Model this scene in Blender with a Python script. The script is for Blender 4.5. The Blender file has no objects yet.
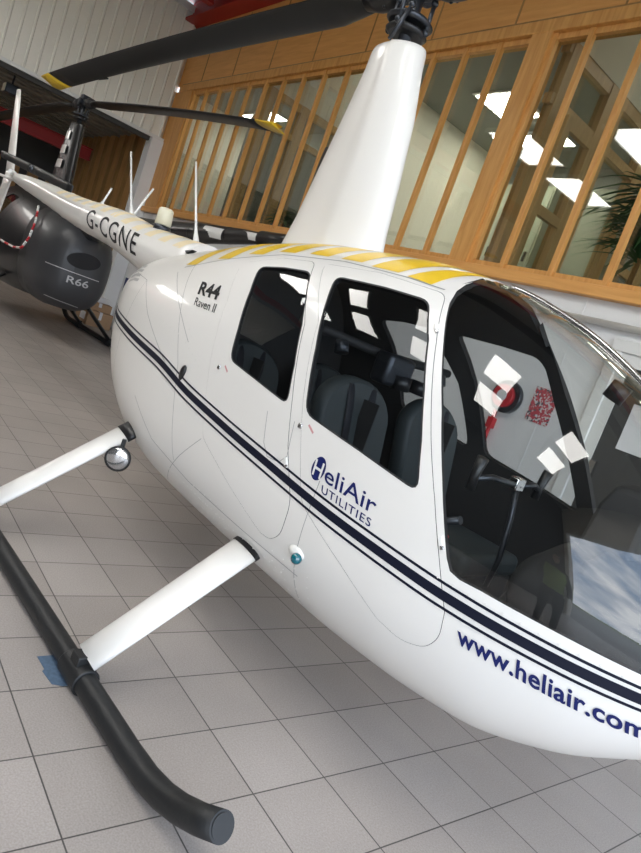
import bpy, bmesh, math, random
import numpy as np
from mathutils import Vector, Matrix
from mathutils.geometry import delaunay_2d_cdt
random.seed(4)
PI = math.pi
scene = bpy.context.scene
COL = scene.collection

# ------------------------------------------------------------------ camera
cam_data = bpy.data.cameras.new('camera')
cam = bpy.data.objects.new('camera', cam_data)
COL.objects.link(cam)
cam_data.sensor_fit = 'HORIZONTAL'
cam_data.sensor_width = 36.0
cam_data.lens = 36.395
cam_data.clip_start = 0.02
cam_data.clip_end = 1000
ROTM = ((0.57719639, -0.32060198, 0.75103841), (0.74322102, -0.17480117, -0.6458073), (0.3383295, 0.93094517, 0.13738353))
cam.matrix_world = Matrix.Translation((2.1796, -0.7587, 1.4248)) @ Matrix(ROTM).to_4x4()
scene.camera = cam

# ------------------------------------------------------------------ world: cloudy daylight sky
world = bpy.data.worlds.new('world')
scene.world = world
world.use_nodes = True
wn, wl = world.node_tree.nodes, world.node_tree.links
wn.clear()
w_out = wn.new('ShaderNodeOutputWorld')
w_bg = wn.new('ShaderNodeBackground')
w_tc = wn.new('ShaderNodeTexCoord')
w_map = wn.new('ShaderNodeMapping')
w_map.inputs['Scale'].default_value = (1.0, 1.0, 3.2)
w_noise = wn.new('ShaderNodeTexNoise')
w_noise.inputs['Scale'].default_value = 2.2
w_noise.inputs['Detail'].default_value = 4
w_ramp = wn.new('ShaderNodeValToRGB')
w_ramp.color_ramp.elements[0].position = 0.38
w_ramp.color_ramp.elements[0].color = (0.26, 0.36, 0.52, 1)
w_ramp.color_ramp.elements[1].position = 0.62
w_ramp.color_ramp.elements[1].color = (0.92, 0.95, 1.0, 1)
e = w_ramp.color_ramp.elements.new(0.5)
e.color = (0.55, 0.62, 0.72, 1)
wl.new(w_tc.outputs['Generated'], w_map.inputs['Vector'])
wl.new(w_map.outputs['Vector'], w_noise.inputs['Vector'])
wl.new(w_noise.outputs['Fac'], w_ramp.inputs['Fac'])
wl.new(w_ramp.outputs['Color'], w_bg.inputs['Color'])
SKY = 7.0
w_bg.inputs['Strength'].default_value = SKY
wl.new(w_bg.outputs['Background'], w_out.inputs['Surface'])

scene.view_settings.view_transform = 'Standard'
scene.view_settings.look = 'None'
scene.view_settings.gamma = 1.0
scene.view_settings.use_curve_mapping = False
scene.view_settings.exposure = 0.22
SKYLIGHT = 10.0       # radiance of the translucent roof lights
OFFICE = 17.0         # office ceiling lights

def portal(loc, sx, sy, rot):
    l = bpy.data.lights.new('door_daylight_portal', 'AREA')
    l.shape = 'RECTANGLE'; l.size = sx; l.size_y = sy
    l.cycles.is_portal = True
    o = bpy.data.objects.new('door_daylight_portal', l)
    o.location = loc; o.rotation_euler = rot
    COL.objects.link(o)
portal((5.72, -0.8, 2.5), 5.0, 10.0, (0, PI/2, 0))

# ------------------------------------------------------------------ materials
def mat(name, color, rough=0.5, metal=0.0, coat=0.0, bump=0.0, bscale=80, var=0.0, vscale=4, emit=None, estr=0, spec=0.5):
    m = bpy.data.materials.new(name)
    m.use_nodes = True
    nt = m.node_tree; n = nt.nodes; l = nt.links
    b = n['Principled BSDF']
    b.inputs['Base Color'].default_value = (*color, 1)
    b.inputs['Roughness'].default_value = rough
    b.inputs['Metallic'].default_value = metal
    b.inputs['Coat Weight'].default_value = coat
    b.inputs['Coat Roughness'].default_value = 0.06
    b.inputs['Specular IOR Level'].default_value = spec
    tc = n.new('ShaderNodeTexCoord')
    if var:
        t = n.new('ShaderNodeTexNoise'); t.inputs['Scale'].default_value = vscale; t.inputs['Detail'].default_value = 5
        l.new(tc.outputs['Object'], t.inputs['Vector'])
        mx = n.new('ShaderNodeMix'); mx.data_type = 'RGBA'
        mx.inputs['A'].default_value = (*[max(0, c*(1-var)) for c in color], 1)
        mx.inputs['B'].default_value = (*[min(1, c*(1+var)) for c in color], 1)
        l.new(t.outputs['Fac'], mx.inputs['Factor'])
        l.new(mx.outputs['Result'], b.inputs['Base Color'])
    if bump:
        t2 = n.new('ShaderNodeTexNoise'); t2.inputs['Scale'].default_value = bscale; t2.inputs['Detail'].default_value = 3
        l.new(tc.outputs['Object'], t2.inputs['Vector'])
        bp = n.new('ShaderNodeBump'); bp.inputs['Strength'].default_value = bump; bp.inputs['Distance'].default_value = 0.01
        l.new(t2.outputs['Fac'], bp.inputs['Height'])
        l.new(bp.outputs['Normal'], b.inputs['Normal'])
    if emit:
        b.inputs['Emission Color'].default_value = (*emit, 1)
        b.inputs['Emission Strength'].default_value = estr
    return m

def glass_mat(name, tint, ior=1.5, rough=0.0, boost=1.0):
    m = bpy.data.materials.new(name); m.use_nodes = True
    nt = m.node_tree; n = nt.nodes; l = nt.links; n.clear()
    o = n.new('ShaderNodeOutputMaterial'); t = n.new('ShaderNodeBsdfTransparent'); g = n.new('ShaderNodeBsdfGlossy')
    t.inputs['Color'].default_value = (*tint, 1); g.inputs['Roughness'].default_value = rough
    f = n.new('ShaderNodeFresnel'); f.inputs['IOR'].default_value = ior
    # fresnel node must not flip IOR on the back of a thin pane
    geo = n.new('ShaderNodeNewGeometry'); 
    ma = n.new('ShaderNodeMath'); ma.operation = 'MULTIPLY_ADD'
    ma.inputs[1].default_value = 1.0/ior - ior; ma.inputs[2].default_value = ior
    l.new(geo.outputs['Backfacing'], ma.inputs[0])
    inv = n.new('ShaderNodeMath'); inv.operation = 'MULTIPLY'; inv.inputs[1].default_value = boost; inv.use_clamp = True
    l.new(ma.outputs[0], f.inputs['IOR'])
    l.new(f.outputs[0], inv.inputs[0])
    mx = n.new('ShaderNodeMixShader')
    l.new(inv.outputs[0], mx.inputs['Fac']); l.new(t.outputs[0], mx.inputs[1]); l.new(g.outputs[0], mx.inputs[2])
    l.new(mx.outputs[0], o.inputs['Surface'])
    return m

def wood_mat(name, c1, c2, rough=0.45, axis='Z'):
    m = bpy.data.materials.new(name); m.use_nodes = True
    nt = m.node_tree; n = nt.nodes; l = nt.links; b = n['Principled BSDF']
    tc = n.new('ShaderNodeTexCoord'); mp = n.new('ShaderNodeMapping')
    mp.inputs['Scale'].default_value = {'Z': (9, 9, 0.8), 'X': (0.8, 9, 9)}[axis]
    t = n.new('ShaderNodeTexNoise'); t.inputs['Scale'].default_value = 2.5; t.inputs['Detail'].default_value = 6; t.inputs['Distortion'].default_value = 0.6
    r = n.new('ShaderNodeValToRGB')
    r.color_ramp.elements[0].position = 0.3; r.color_ramp.elements[0].color = (*c1, 1)
    r.color_ramp.elements[1].position = 0.7; r.color_ramp.elements[1].color = (*c2, 1)
    l.new(tc.outputs['Object'], mp.inputs['Vector']); l.new(mp.outputs[0], t.inputs['Vector']); l.new(t.outputs['Fac'], r.inputs['Fac'])
    l.new(r.outputs[0], b.inputs['Base Color']); b.inputs['Roughness'].default_value = rough
    return m

M = {}
M['white'] = mat('white_paint', (0.76, 0.74, 0.70), 0.34, coat=0.35, bump=0.04, bscale=9)
M['white_plain'] = mat('white_enamel', (0.75, 0.745, 0.71), 0.35, coat=0.4)
M['inner'] = mat('dark_cabin_lining', (0.018, 0.018, 0.019), 0.7)
M['navy'] = mat('navy_stripe', (0.004, 0.006, 0.018), 0.5, spec=0.25)
M['blue_text'] = mat('blue_lettering', (0.006, 0.012, 0.10), 0.5, spec=0.3)
M['black_text'] = mat('black_lettering', (0.005, 0.006, 0.008), 0.5, spec=0.3)
M['yellow'] = mat('yellow_paint', (0.80, 0.53, 0.02), 0.4, coat=0.3)
M['cream_yellow'] = mat('faded_yellow_paint', (0.78, 0.66, 0.42), 0.4)
M['seam'] = mat('seam_grey', (0.30, 0.30, 0.29), 0.6)
M['grille'] = mat('grille_grey', (0.36, 0.36, 0.35), 0.5)
M['black_metal'] = mat('black_metal', (0.012, 0.012, 0.013), 0.38, metal=0.0, var=0.2)
M['blade'] = mat('blade_black', (0.008, 0.009, 0.0095), 0.42, var=0.3, vscale=3)
M['skid'] = mat('skid_black', (0.010, 0.011, 0.012), 0.5, var=0.35, vscale=12, bump=0.08, bscale=60)
M['hub'] = mat('hub_grey', (0.055, 0.06, 0.07), 0.35, metal=0.7)
M['steel'] = mat('bare_steel', (0.55, 0.55, 0.55), 0.25, metal=1.0)
M['chrome'] = mat('chrome', (0.8, 0.8, 0.8), 0.08, metal=1.0)
M['seat'] = mat('grey_green_leather', (0.033, 0.042, 0.044), 0.6, bump=0.1, bscale=150)
M['belt'] = mat('black_webbing', (0.012, 0.013, 0.018), 0.7)
M['pink'] = mat('faded_red_print', (0.60, 0.30, 0.30), 0.5)
M['red'] = mat('red_plastic', (0.55, 0.02, 0.03), 0.4)
M['redbeam'] = mat('red_steel_paint', (0.36, 0.012, 0.01), 0.5)
M['teal'] = mat('teal_lens', (0.0, 0.10, 0.13), 0.08, coat=1.0)
M['lens'] = mat('clear_lens', (0.55, 0.55, 0.55), 0.12, metal=0.9)
M['cab_glass'] = glass_mat('cabin_glass', (0.90, 0.92, 0.91), 1.5, boost=1.8)
M['smoke_glass'] = glass_mat('smoked_cabin_glass', (0.62, 0.64, 0.65), 1.5, boost=1.25)
M['win_glass'] = glass_mat('window_glass', (0.90, 0.92, 0.90), 1.5, boost=1.6)
M['wood'] = wood_mat('honey_timber', (0.60, 0.275, 0.065), (0.76, 0.40, 0.12))
M['wood_x'] = wood_mat('honey_timber_boards', (0.68, 0.32, 0.085), (0.80, 0.41, 0.125), axis='X')
M['wood_in'] = wood_mat('pale_timber', (0.50, 0.32, 0.13), (0.62, 0.42, 0.19))
M['wood_dark'] = wood_mat('brown_timber_slats', (0.30, 0.16, 0.05), (0.42, 0.235, 0.08))
M['clad'] = mat('grey_beige_cladding', (0.82, 0.79, 0.71), 0.5, var=0.03)
M['whitewall'] = mat('white_wall_panel', (0.78, 0.78, 0.77), 0.55, var=0.03)
M['cream'] = mat('cream_plaster', (0.80, 0.78, 0.66), 0.7)
M['office_grey'] = mat('office_grey', (0.30, 0.31, 0.28), 0.6)
M['office_green'] = mat('pale_green_panel', (0.50, 0.52, 0.40), 0.6)
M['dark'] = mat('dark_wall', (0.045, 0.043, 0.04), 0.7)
M['roof'] = mat('roof_lining', (0.22, 0.22, 0.21), 0.7, var=0.1)
M['soffit'] = mat('corrugated_soffit', (0.22, 0.20, 0.16), 0.6)
M['pillar'] = mat('pillar_grey', (0.24, 0.25, 0.25), 0.6)
M['cardboard'] = mat('cardboard', (0.40, 0.25, 0.14), 0.8)
M['paper'] = mat('white_paper', (0.75, 0.74, 0.74), 0.7)
M['tape'] = mat('blue_tape', (0.09, 0.14, 0.21), 0.5, var=0.5, vscale=60)
M['leaf'] = mat('dark_green_leaf', (0.035, 0.10, 0.035), 0.45)
M['leaf2'] = mat('green_leaf', (0.07, 0.17, 0.06), 0.5)
M['pot'] = mat('pot_blue', (0.05, 0.10, 0.16), 0.4)
M['terracotta'] = mat('terracotta', (0.25, 0.09, 0.06), 0.7)
M['r66_black'] = mat('black_paint', (0.008, 0.008, 0.009), 0.36, coat=0.2)
M['r66_grey'] = mat('charcoal_paint', (0.035, 0.036, 0.04), 0.45, coat=0.1)
M['r66_silver'] = mat('silver_lettering', (0.42, 0.42, 0.42), 0.35)
M['beacon'] = mat('cream_lens', (0.70, 0.66, 0.50), 0.35)
M['asphalt'] = mat('apron_concrete', (0.20, 0.20, 0.19), 0.85, var=0.1)
M['grass'] = mat('airfield_grass', (0.13, 0.17, 0.05), 0.9, var=0.3, vscale=0.3)
M['hivis'] = mat('hivis_yellow', (0.25, 0.36, 0.03), 0.6)
M['cloth_black'] = mat('black_cloth', (0.01, 0.01, 0.012), 0.8)
M['skin'] = mat('skin', (0.50, 0.28, 0.20), 0.5)
M['hair'] = mat('dark_hair', (0.03, 0.02, 0.015), 0.6)
M['skylight'] = mat('translucent_rooflight', (0.8, 0.8, 0.8), 0.5, emit=(1.0, 0.975, 0.93), estr=SKYLIGHT)
M['lamp'] = mat('office_lamp', (0.9, 0.9, 0.85), 0.5, emit=(1.0, 0.96, 0.85), estr=OFFICE)

# floor tiles: 300 mm grid, lines on whole multiples of 0.3 m
def floor_mat():
    m = bpy.data.materials.new('grey_floor_tiles'); m.use_nodes = True
    nt = m.node_tree; n = nt.nodes; l = nt.links; b = n['Principled BSDF']
    tc = n.new('ShaderNodeTexCoord')
    br = n.new('ShaderNodeTexBrick')
    br.offset = 0.0; br.squash = 1.0
    br.inputs['Scale'].default_value = 1.0
    br.inputs['Brick Width'].default_value = 0.3; br.inputs['Row Height'].default_value = 0.3
    br.inputs['Mortar Size'].default_value = 0.0028; br.inputs['Mortar Smooth'].default_value = 0.3
    br.inputs['Color1'].default_value = (0.335, 0.300, 0.275, 1)
    br.inputs['Color2'].default_value = (0.385, 0.348, 0.320, 1)
    br.inputs['Mortar'].default_value = (0.07, 0.063, 0.057, 1)
    l.new(tc.outputs['Object'], br.inputs['Vector'])
    sp = n.new('ShaderNodeTexNoise'); sp.inputs['Scale'].default_value = 170; sp.inputs['Detail'].default_value = 2
    big = n.new('ShaderNodeTexNoise'); big.inputs['Scale'].default_value = 2.2; big.inputs['Detail'].default_value = 4
    l.new(tc.outputs['Object'], sp.inputs['Vector']); l.new(tc.outputs['Object'], big.inputs['Vector'])
    mr = n.new('ShaderNodeMapRange'); mr.inputs['From Min'].default_value = 0.3; mr.inputs['From Max'].default_value = 0.7
    mr.inputs['To Min'].default_value = 0.86; mr.inputs['To Max'].default_value = 1.12
    l.new(sp.outputs['Fac'], mr.inputs['Value'])
    mr2 = n.new('ShaderNodeMapRange'); mr2.inputs['From Min'].default_value = 0.3; mr2.inputs['From Max'].default_value = 0.7
    mr2.inputs['To Min'].default_value = 0.93; mr2.inputs['To Max'].default_value = 1.06
    l.new(big.outputs['Fac'], mr2.inputs['Value'])
    mu = n.new('ShaderNodeMath'); mu.operation = 'MULTIPLY'; l.new(mr.outputs[0], mu.inputs[0]); l.new(mr2.outputs[0], mu.inputs[1])
    vm = n.new('ShaderNodeVectorMath'); vm.operation = 'SCALE'
    l.new(br.outputs['Color'], vm.inputs[0]); l.new(mu.outputs[0], vm.inputs['Scale'])
    l.new(vm.outputs[0], b.inputs['Base Color'])
    b.inputs['Roughness'].default_value = 0.42
    bp = n.new('ShaderNodeBump'); bp.inputs['Strength'].default_value = 0.25; bp.inputs['Distance'].default_value = 0.004; bp.invert = True
    l.new(br.outputs['Fac'], bp.inputs['Height']); l.new(bp.outputs[0], b.inputs['Normal'])
    return m
M['floor'] = floor_mat()

# ------------------------------------------------------------------ helpers
def tag(o, label=None, cat=None, group=None, kind=None):
    if label: o['label'] = label
    if cat: o['category'] = cat
    if group: o['group'] = group
    if kind: o['kind'] = kind
    return o
def empty(name, loc=(0, 0, 0), rz=0.0):
    o = bpy.data.objects.new(name, None); COL.objects.link(o)
    o.location = loc; o.rotation_euler = (0, 0, rz); o.empty_display_size = 0.1
    return o
def raw(name, V, F, mats, mi=None, normals=None, smooth=False, parent=None):
    me = bpy.data.meshes.new(name)
    me.from_pydata([tuple(v) for v in V], [], [tuple(f) for f in F])
    if not isinstance(mats, (list, tuple)): mats = [mats]
    for m in mats: me.materials.append(m)
    if mi is not None: me.polygons.foreach_set('material_index', mi)
    if smooth or normals is not None: me.polygons.foreach_set('use_smooth', [True]*len(me.polygons))
    me.update()
    if normals is not None: me.normals_split_custom_set_from_vertices([tuple(n) for n in normals])
    o = bpy.data.objects.new(name, me); COL.objects.link(o)
    if parent: o.parent = parent
    return o
class MB:
    """collects shapes into one mesh"""
    def __init__(s): s.bm = bmesh.new(); s.mi = 0
    def _set(s, before):
        s.bm.faces.ensure_lookup_table()
        for f in s.bm.faces[before:]: f.material_index = s.mi
    def box(s, a, b, rot=None, piv=None):
        n0 = len(s.bm.faces)
        a, b = Vector(a), Vector(b); c = (a+b)/2; d = b-a
        r = bmesh.ops.create_cube(s.bm, size=1.0)
        vs = r['verts']
        for v in vs: v.co = Vector((v.co.x*d.x, v.co.y*d.y, v.co.z*d.z)) + c
        if rot is not None:
            bmesh.ops.rotate(s.bm, verts=vs, cent=piv or c, matrix=rot)
        s._set(n0); return s
    def tube(s, pts, r, n=16, cap=True, flat=None):
        """pts list, r radius or list; flat=(axis vector, ratio) squeezes the section"""
        n0 = len(s.bm.faces)
        P = [Vector(p) for p in pts]; R = r if isinstance(r, (list, tuple)) else [r]*len(P)
        rings = []; up = Vector((0, 0, 1)); px = None
        for i, p in enumerate(P):
            t = (P[min(i+1, len(P)-1)]-P[max(i-1, 0)]).normalized()
            if px is None:
                ref = up if abs(t.dot(up)) < 0.95 else Vector((0, 1, 0))
                if flat is not None: ref = Vector(flat[0])
                x = t.cross(ref).cross(t) if flat is not None else t.cross(ref)
                x.normalize()
            else:
                x = (px - t*px.dot(t)).normalized()
            px = x; y = t.cross(x)
            k = flat[1] if flat is not None else 1.0
            rings.append([s.bm.verts.new(p + x*math.cos(a)*R[i] + y*math.sin(a)*R[i]*k) for a in [2*PI*j/n for j in range(n)]])
        for i in range(len(P)-1):
            for j in range(n):
                f = s.bm.faces.new((rings[i][j], rings[i][(j+1) % n], rings[i+1][(j+1) % n], rings[i+1][j])); f.smooth = True
        if cap:
            s.bm.faces.new(list(reversed(rings[0]))); s.bm.faces.new(rings[-1])
        s._set(n0); return s
    def sphere(s, c, r, sc=(1, 1, 1), seg=20):
        n0 = len(s.bm.faces)
        rr = bmesh.ops.create_uvsphere(s.bm, u_segments=seg, v_segments=max(8, seg//2), radius=r)
        for v in rr['verts']: v.co = Vector((v.co.x*sc[0], v.co.y*sc[1], v.co.z*sc[2])) + Vector(c)
        s.bm.faces.ensure_lookup_table()
        for f in s.bm.faces[n0:]: f.smooth = True
        s._set(n0); return s
    def loft(s, rings, cap=True, smooth=True, closed=True):
        n0 = len(s.bm.faces)
        B = [[s.bm.verts.new(p) for p in r] for r in rings]; n = len(B[0])
        for i in range(len(B)-1):
            for j in range(n if closed else n-1):
                f = s.bm.faces.new((B[i][j], B[i][(j+1) % n], B[i+1][(j+1) % n], B[i+1][j])); f.smooth = smooth
        if cap and closed:
            s.bm.faces.new(list(reversed(B[0]))); s.bm.faces.new(B[-1])
        s._set(n0); return s
    def prism(s, poly, d):
        """poly = 3d points, extruded by vector d"""
        n0 = len(s.bm.faces)
        a = [s.bm.verts.new(p) for p in poly]; b = [s.bm.verts.new(Vector(p)+Vector(d)) for p in poly]; n = len(a)
        s.bm.faces.new(a); s.bm.faces.new(list(reversed(b)))
        for i in range(n): s.bm.faces.new((a[i], b[i], b[(i+1) % n], a[(i+1) % n]))
        s._set(n0); return s
    def build(s, name, mats, parent=None, bevel=0.0, seg=2, subsurf=0, recalc=True):
        if recalc: bmesh.ops.recalc_face_normals(s.bm, faces=s.bm.faces)
        me = bpy.data.meshes.new(name); s.bm.to_mesh(me); s.bm.free()
        if not isinstance(mats, (list, tuple)): mats = [mats]
        for m in mats: me.materials.append(m)
        o = bpy.data.objects.new(name, me); COL.objects.link(o)
        if parent: o.parent = parent
        if bevel:
            md = o.modifiers.new('bevel', 'BEVEL'); md.width = bevel; md.segments = seg; md.limit_method = 'ANGLE'; md.angle_limit = math.radians(40)
            for p in me.polygons: p.use_smooth = True
            if hasattr(me, 'set_sharp_from_angle'): me.set_sharp_from_angle(angle=math.radians(40))
        if subsurf:
            md = o.modifiers.new('sub', 'SUBSURF'); md.levels = subsurf; md.render_levels = subsurf
        return o
def boxo(name, a, b, m, parent=None, bevel=0.0):
    return MB().box(a, b).build(name, m, parent, bevel)

# ================================================================== SETTING
YW = 4.3
st = lambda o: tag(o, kind='structure')
fl = MB().box((-18, -7.2, -0.12), (5.7, 4.5, 0.0)).build('floor', M['floor']); st(fl)
# timber window wall: white lower wall, sill, windows, timber boards above
wb = MB().box((-11.42, YW, 0.0), (5.5, YW+0.2, 2.46))
for x in np.arange(-10.6, 5.4, 1.2): wb.box((x, YW-0.004, 0.02), (x+0.012, YW, 2.44))
st(wb.build('wall_back', M['whitewall']))
up = MB()
up.box((-11.32, YW-0.01, 4.98), (5.5, YW+0.16, 6.12))
o = up.build('trim_1', M['wood_x']); st(o)
jn = MB()
for x in np.arange(-10.3, 5.3, 1.22): jn.box((x, YW-0.016, 4.99), (x+0.02, YW-0.009, 6.1))
jn.box((-11.1, YW-0.018, 5.0), (5.5, YW-0.008, 5.02))
st(jn.build('trim_2', M['wood_dark']))
st(MB().box((-11.12, YW-0.05, 4.86), (5.5, YW+0.14, 4.985)).build('trim_3', M['wood'], bevel=0.006))
st(MB().box((-11.12, YW-0.09, 2.46), (5.5, YW+0.16, 2.56)).build('trim_4', M['wood_x'], bevel=0.008))
st(MB().box((-11.32, YW-0.035, 2.56), (-10.50, YW+0.14, 4.86)).build('trim_5', M['wood']))
st(MB().box((-2.66, YW-0.045, 2.56), (-2.42, YW+0.14, 4.86)).build('trim_6', M['wood']))
def window(name, x0, x1, mull):
    r = MB()
    r.box((x0, YW, 4.80), (x1, YW+0.10, 4.86)).box((x0, YW, 2.56), (x1, YW+0.10, 2.62))
    fr = st(r.build(name, M['wood']))
    for x in mull:
        MB().box((x-0.027, YW-0.015, 2.56), (x+0.027, YW+0.044, 4.86)).build('mullion', M['wood'], fr, bevel=0.004)
    MB().box((x0, YW+0.045, 2.6), (x1, YW+0.053, 4.84)).build('glass_pane', M['win_glass'], fr)
    return fr
window('window_1', -10.5, -2.64, [-10.47, -9.94, -9.41, -8.88, -8.35, -7.80, -7.27, -6.73, -6.20, -5.67, -5.13, -4.60, -4.05, -3.55, -3.07])
window('window_2', -2.44, 3.6, [-2.40, -2.00, -1.45, -0.90, -0.35, 0.2, 0.75, 1.3, 1.85, 2.4, 2.95, 3.5])
st(MB().box((3.6, YW-0.02, 2.56), (5.49, YW+0.14, 4.86)).build('trim_7', M['wood']))

# cladding gable over the way into the back hall
cl = MB()
prof = []
y = -7.0; XC = -11.2
pts = []
while y < YW:
    pts += [(y, 0.0), (y+0.15, 0.0), (y+0.165, 0.022), (y+0.185, 0.022), (y+0.20, 0.0)]
    y += 0.20
pts = [p for p in pts if p[0] <= YW]
V = []; F = []
for (yy, dx) in pts: V += [(XC+dx, yy, 3.92), (XC+dx, yy, 6.42)]
for i in range(len(pts)-1): F.append((2*i, 2*i+2, 2*i+3, 2*i+1))
bk = len(V)
V += [(XC-0.12, -7.0, 3.92), (XC-0.12, -7.0, 6.42), (XC-0.12, YW, 3.92), (XC-0.12, YW, 6.42)]
F += [(bk, bk+1, bk+3, bk+2), (0, bk, bk+2, bk-2), (1, bk-1, bk+3, bk+1), (0, 1, bk+1, bk), (bk-2, bk+2, bk+3, bk-1)]
o = raw('wall_left', V, F, M['clad']); st(o)
st(MB().box((XC-0.13, -7.0, 3.86), (XC+0.05, YW-0.02, 3.925)).box((XC+0.021, -7, 6.30), (XC+0.05, YW, 6.42)).build('trim_8', M['white_plain']))
st(MB().box((XC-0.10, -7.0, 3.78), (XC+0.0, YW-0.3, 3.86)).build('trim_9', M['dark']))
# corner pillar
pl = MB(); pl.box((-11.42, YW-0.28, 0), (-11.12, YW, 3.86)); st(pl.build('trim_10', M['whitewall'], bevel=0.004))
st(MB().box((-12.1, YW-0.02, 0), (-11.42, YW+0.1, 3.9)).build('trim_11', M['pillar']))
# back hall beyond
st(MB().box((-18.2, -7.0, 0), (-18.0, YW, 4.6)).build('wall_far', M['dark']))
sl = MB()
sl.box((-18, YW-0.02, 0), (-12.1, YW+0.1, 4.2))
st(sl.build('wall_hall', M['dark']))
sl = MB()
for x in np.arange(-17.8, -12.2, 0.62): sl.box((x, YW-0.14, 0.0), (x+0.36, YW-0.02, 4.0))
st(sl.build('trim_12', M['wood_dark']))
sl = MB()
for yv in np.arange(1.5, 4.1, 0.50): sl.box((-17.98, yv, 0.3), (-17.86, yv+0.28, 2.9))
st(sl.build('trim_13', M['wood_dark']))
sf = MB(); sf.box((-18, -7, 4.02), (XC-0.14, YW, 4.15))
for x in np.arange(-17.8, -11.5, 0.45): sf.box((x, -7, 3.98), (x+0.06, YW, 4.02))
st(sf.build('ceiling_hall', M['soffit']))
b = MB(); b.box((-15.1, -6.9, 3.36), (-14.9, YW-0.2, 3.39)).box((-15.02, -6.9, 3.39), (-14.98, YW-0.2, 3.62)).box((-15.1, -6.9, 3.62), (-14.9, YW-0.2, 3.65))
tag(b.build('steel_beam', M['redbeam']), 'red steel beam crossing the dark back hall behind the black helicopter', 'beam')
# roof
rf = MB(); rf.box((-18.2, -7.2, 6.56), (5.7, 9.6, 6.7)); st(rf.build('ceiling', M['roof']))
b = MB(); b.box((-11.3, 3.98, 6.12), (5.5, YW+0.02, 6.16)).box((-11.3, 4.1, 6.16), (14, 4.2, 6.5)).box((-11.3, 3.98, 6.5), (5.5, YW+0.02, 6.54))
tag(b.build('steel_beam', M['redbeam']), 'long red steel beam along the top of the timber boarded wall', 'beam')
b = MB(); b.box((-10.2, -7, 6.2), (-10.02, 3.98, 6.24)).box((-10.15, -7, 6.24), (-10.07, 3.98, 6.52))
tag(b.build('steel_beam', M['redbeam']), 'red steel roof beam crossing beside the ribbed cladding', 'beam')
# outer walls, wide open hangar door beyond the helicopter's nose
st(MB().box((5.5, 4.25, 0), (5.7, 9.6, 6.6)).box((5.5, -7.2, 5.0), (5.7, 4.25, 6.6)).box((5.5, -7.2, 0), (5.7, -6.6, 5.0)).build('wall_right', M['clad']))
st(MB().box((-18, -7.2, 0), (5.7, -7.0, 6.6)).build('wall_front', M['dark']))
# roof lights
r = empty('roof_light', (-13.4, -2.5, 3.94))  # unseen panel, added to brighten the back hall
MB().box((-1.0, -1.4, 0), (1.0, 1.4, 0.03)).build('diffuser', M['skylight'], r)
MB().box((-1.05, -1.45, -0.01), (-1.0, 1.45, 0.05)).box((-1.05, -1.5, -0.01), (1.05, -1.45, 0.05)).box((-1.05, 1.45, -0.01), (1.05, 1.5, 0.05)).box((1.0, -1.45, -0.01), (1.05, 1.45, 0.05)).build('frame', M['white_plain'], r)
tag(r, 'unseen light panel added in the low ceiling to brighten the back hall', 'roof light')
k = 0
for xc in (3.25, 0.60, -2.1, -4.8, -7.5):
    for (y0, y1) in ((-2.42, -0.85), (-4.70, -3.08)):
        r = empty('roof_light', (xc, (y0+y1)/2, 6.5))
        x2 = 0.47
        f = MB(); h = (y1-y0)/2
        f.box((-x2-0.05, -h-0.05, -0.02), (-x2, h+0.05, 0.06)).box((x2, -h-0.05, -0.02), (x2+0.05, h+0.05, 0.06)).box((-x2, -h-0.05, -0.02), (x2, -h, 0.06)).box((-x2, h, -0.02), (x2, h+0.05, 0.06))
        f.build('frame', M['white_plain'], r)
        MB().box((-x2, -h, 0.0), (x2, h, 0.03)).build('diffuser', M['skylight'], r)
        tag(r, 'bright translucent roof light mirrored in the cabin windows and office glass', 'roof light', 'roof lights')
# ground outside
st(MB().box((5.7, -60, -0.2), (40, 60, -0.02)).build('apron', M['asphalt']))
st(MB().box((40, -400, -0.3), (600, 400, -0.05)).build('airfield_grass', M['grass']))

# ------------------------------------------------------------------ offices behind the timber windows
st(MB().box((-11.1, YW+0.2, 2.2), (5.5, 9.5, 2.4)).build('floor_office', M['office_grey']))
st(MB().box((-11.2, 9.4, 2.4), (5.5, 9.6, 6.56)).build('wall_office_back', M['cream']))
st(MB().box((-11.3, YW+0.16, 2.4), (-11.12, 9.4, 6.56)).build('wall_office_left', M['cream']))
st(MB().box((5.3, YW+0.2, 2.4), (5.5, 9.4, 6.56)).build('wall_office_right', M['cream']))
# middle office, low ceiling
st(MB().box((-5.4, YW+0.18, 4.95), (-2.46, 9.4, 5.1)).build('ceiling_office', M['office_grey']))
st(MB().box((-5.5, YW+0.2, 2.4), (-5.38, 9.4, 6.5)).build('wall_office_3', M['cream']))
st(MB().box((-5.3, 7.6, 2.4), (-2.5, 7.7, 4.95)).build('wall_office_4', M['office_grey']))
for (x0, x1, m, lab) in ((-5.25, -4.75, 'office_green', 0), (-4.45, -4.05, 'office_green', 1), (-3.45, -2.95, 'office_green', 2)):
    c = empty('cupboard', ((x0+x1)/2, 7.45, 2.4)); w = (x1-x0)/2
    MB().box((-w, -0.15, 0), (w, 0.14, 2.15)).build('body', M[m], c, bevel=0.005)
    MB().box((-w+0.02, -0.17, 0.03), (w-0.02, -0.15, 2.1)).build('door', M[m], c)
    MB().box((w-0.10, -0.19, 1.0), (w-0.06, -0.17, 1.15)).build('handle', M['black_metal'], c)
    tag(c, ['tall pale green cupboard behind the glass, nearest the rotor mast', 'tall pale green cupboard behind the glass, middle of three', 'tall pale green cupboard behind the glass, nearest the broad timber post'][lab], 'cupboard')
g = empty('ceiling_lamp', (-4.0, 5.7, 4.93))
MB().box((-0.35, -0.35, 0), (0.35, 0.35, 0.02)).build('housing', M['whitewall'], g)
cl_ = MB()
for i in range(5):
    for j in range(5): cl_.box((-0.31+i*0.13, -0.31+j*0.13, -0.01), (-0.22+i*0.13, -0.22+j*0.13, 0.0))
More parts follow.
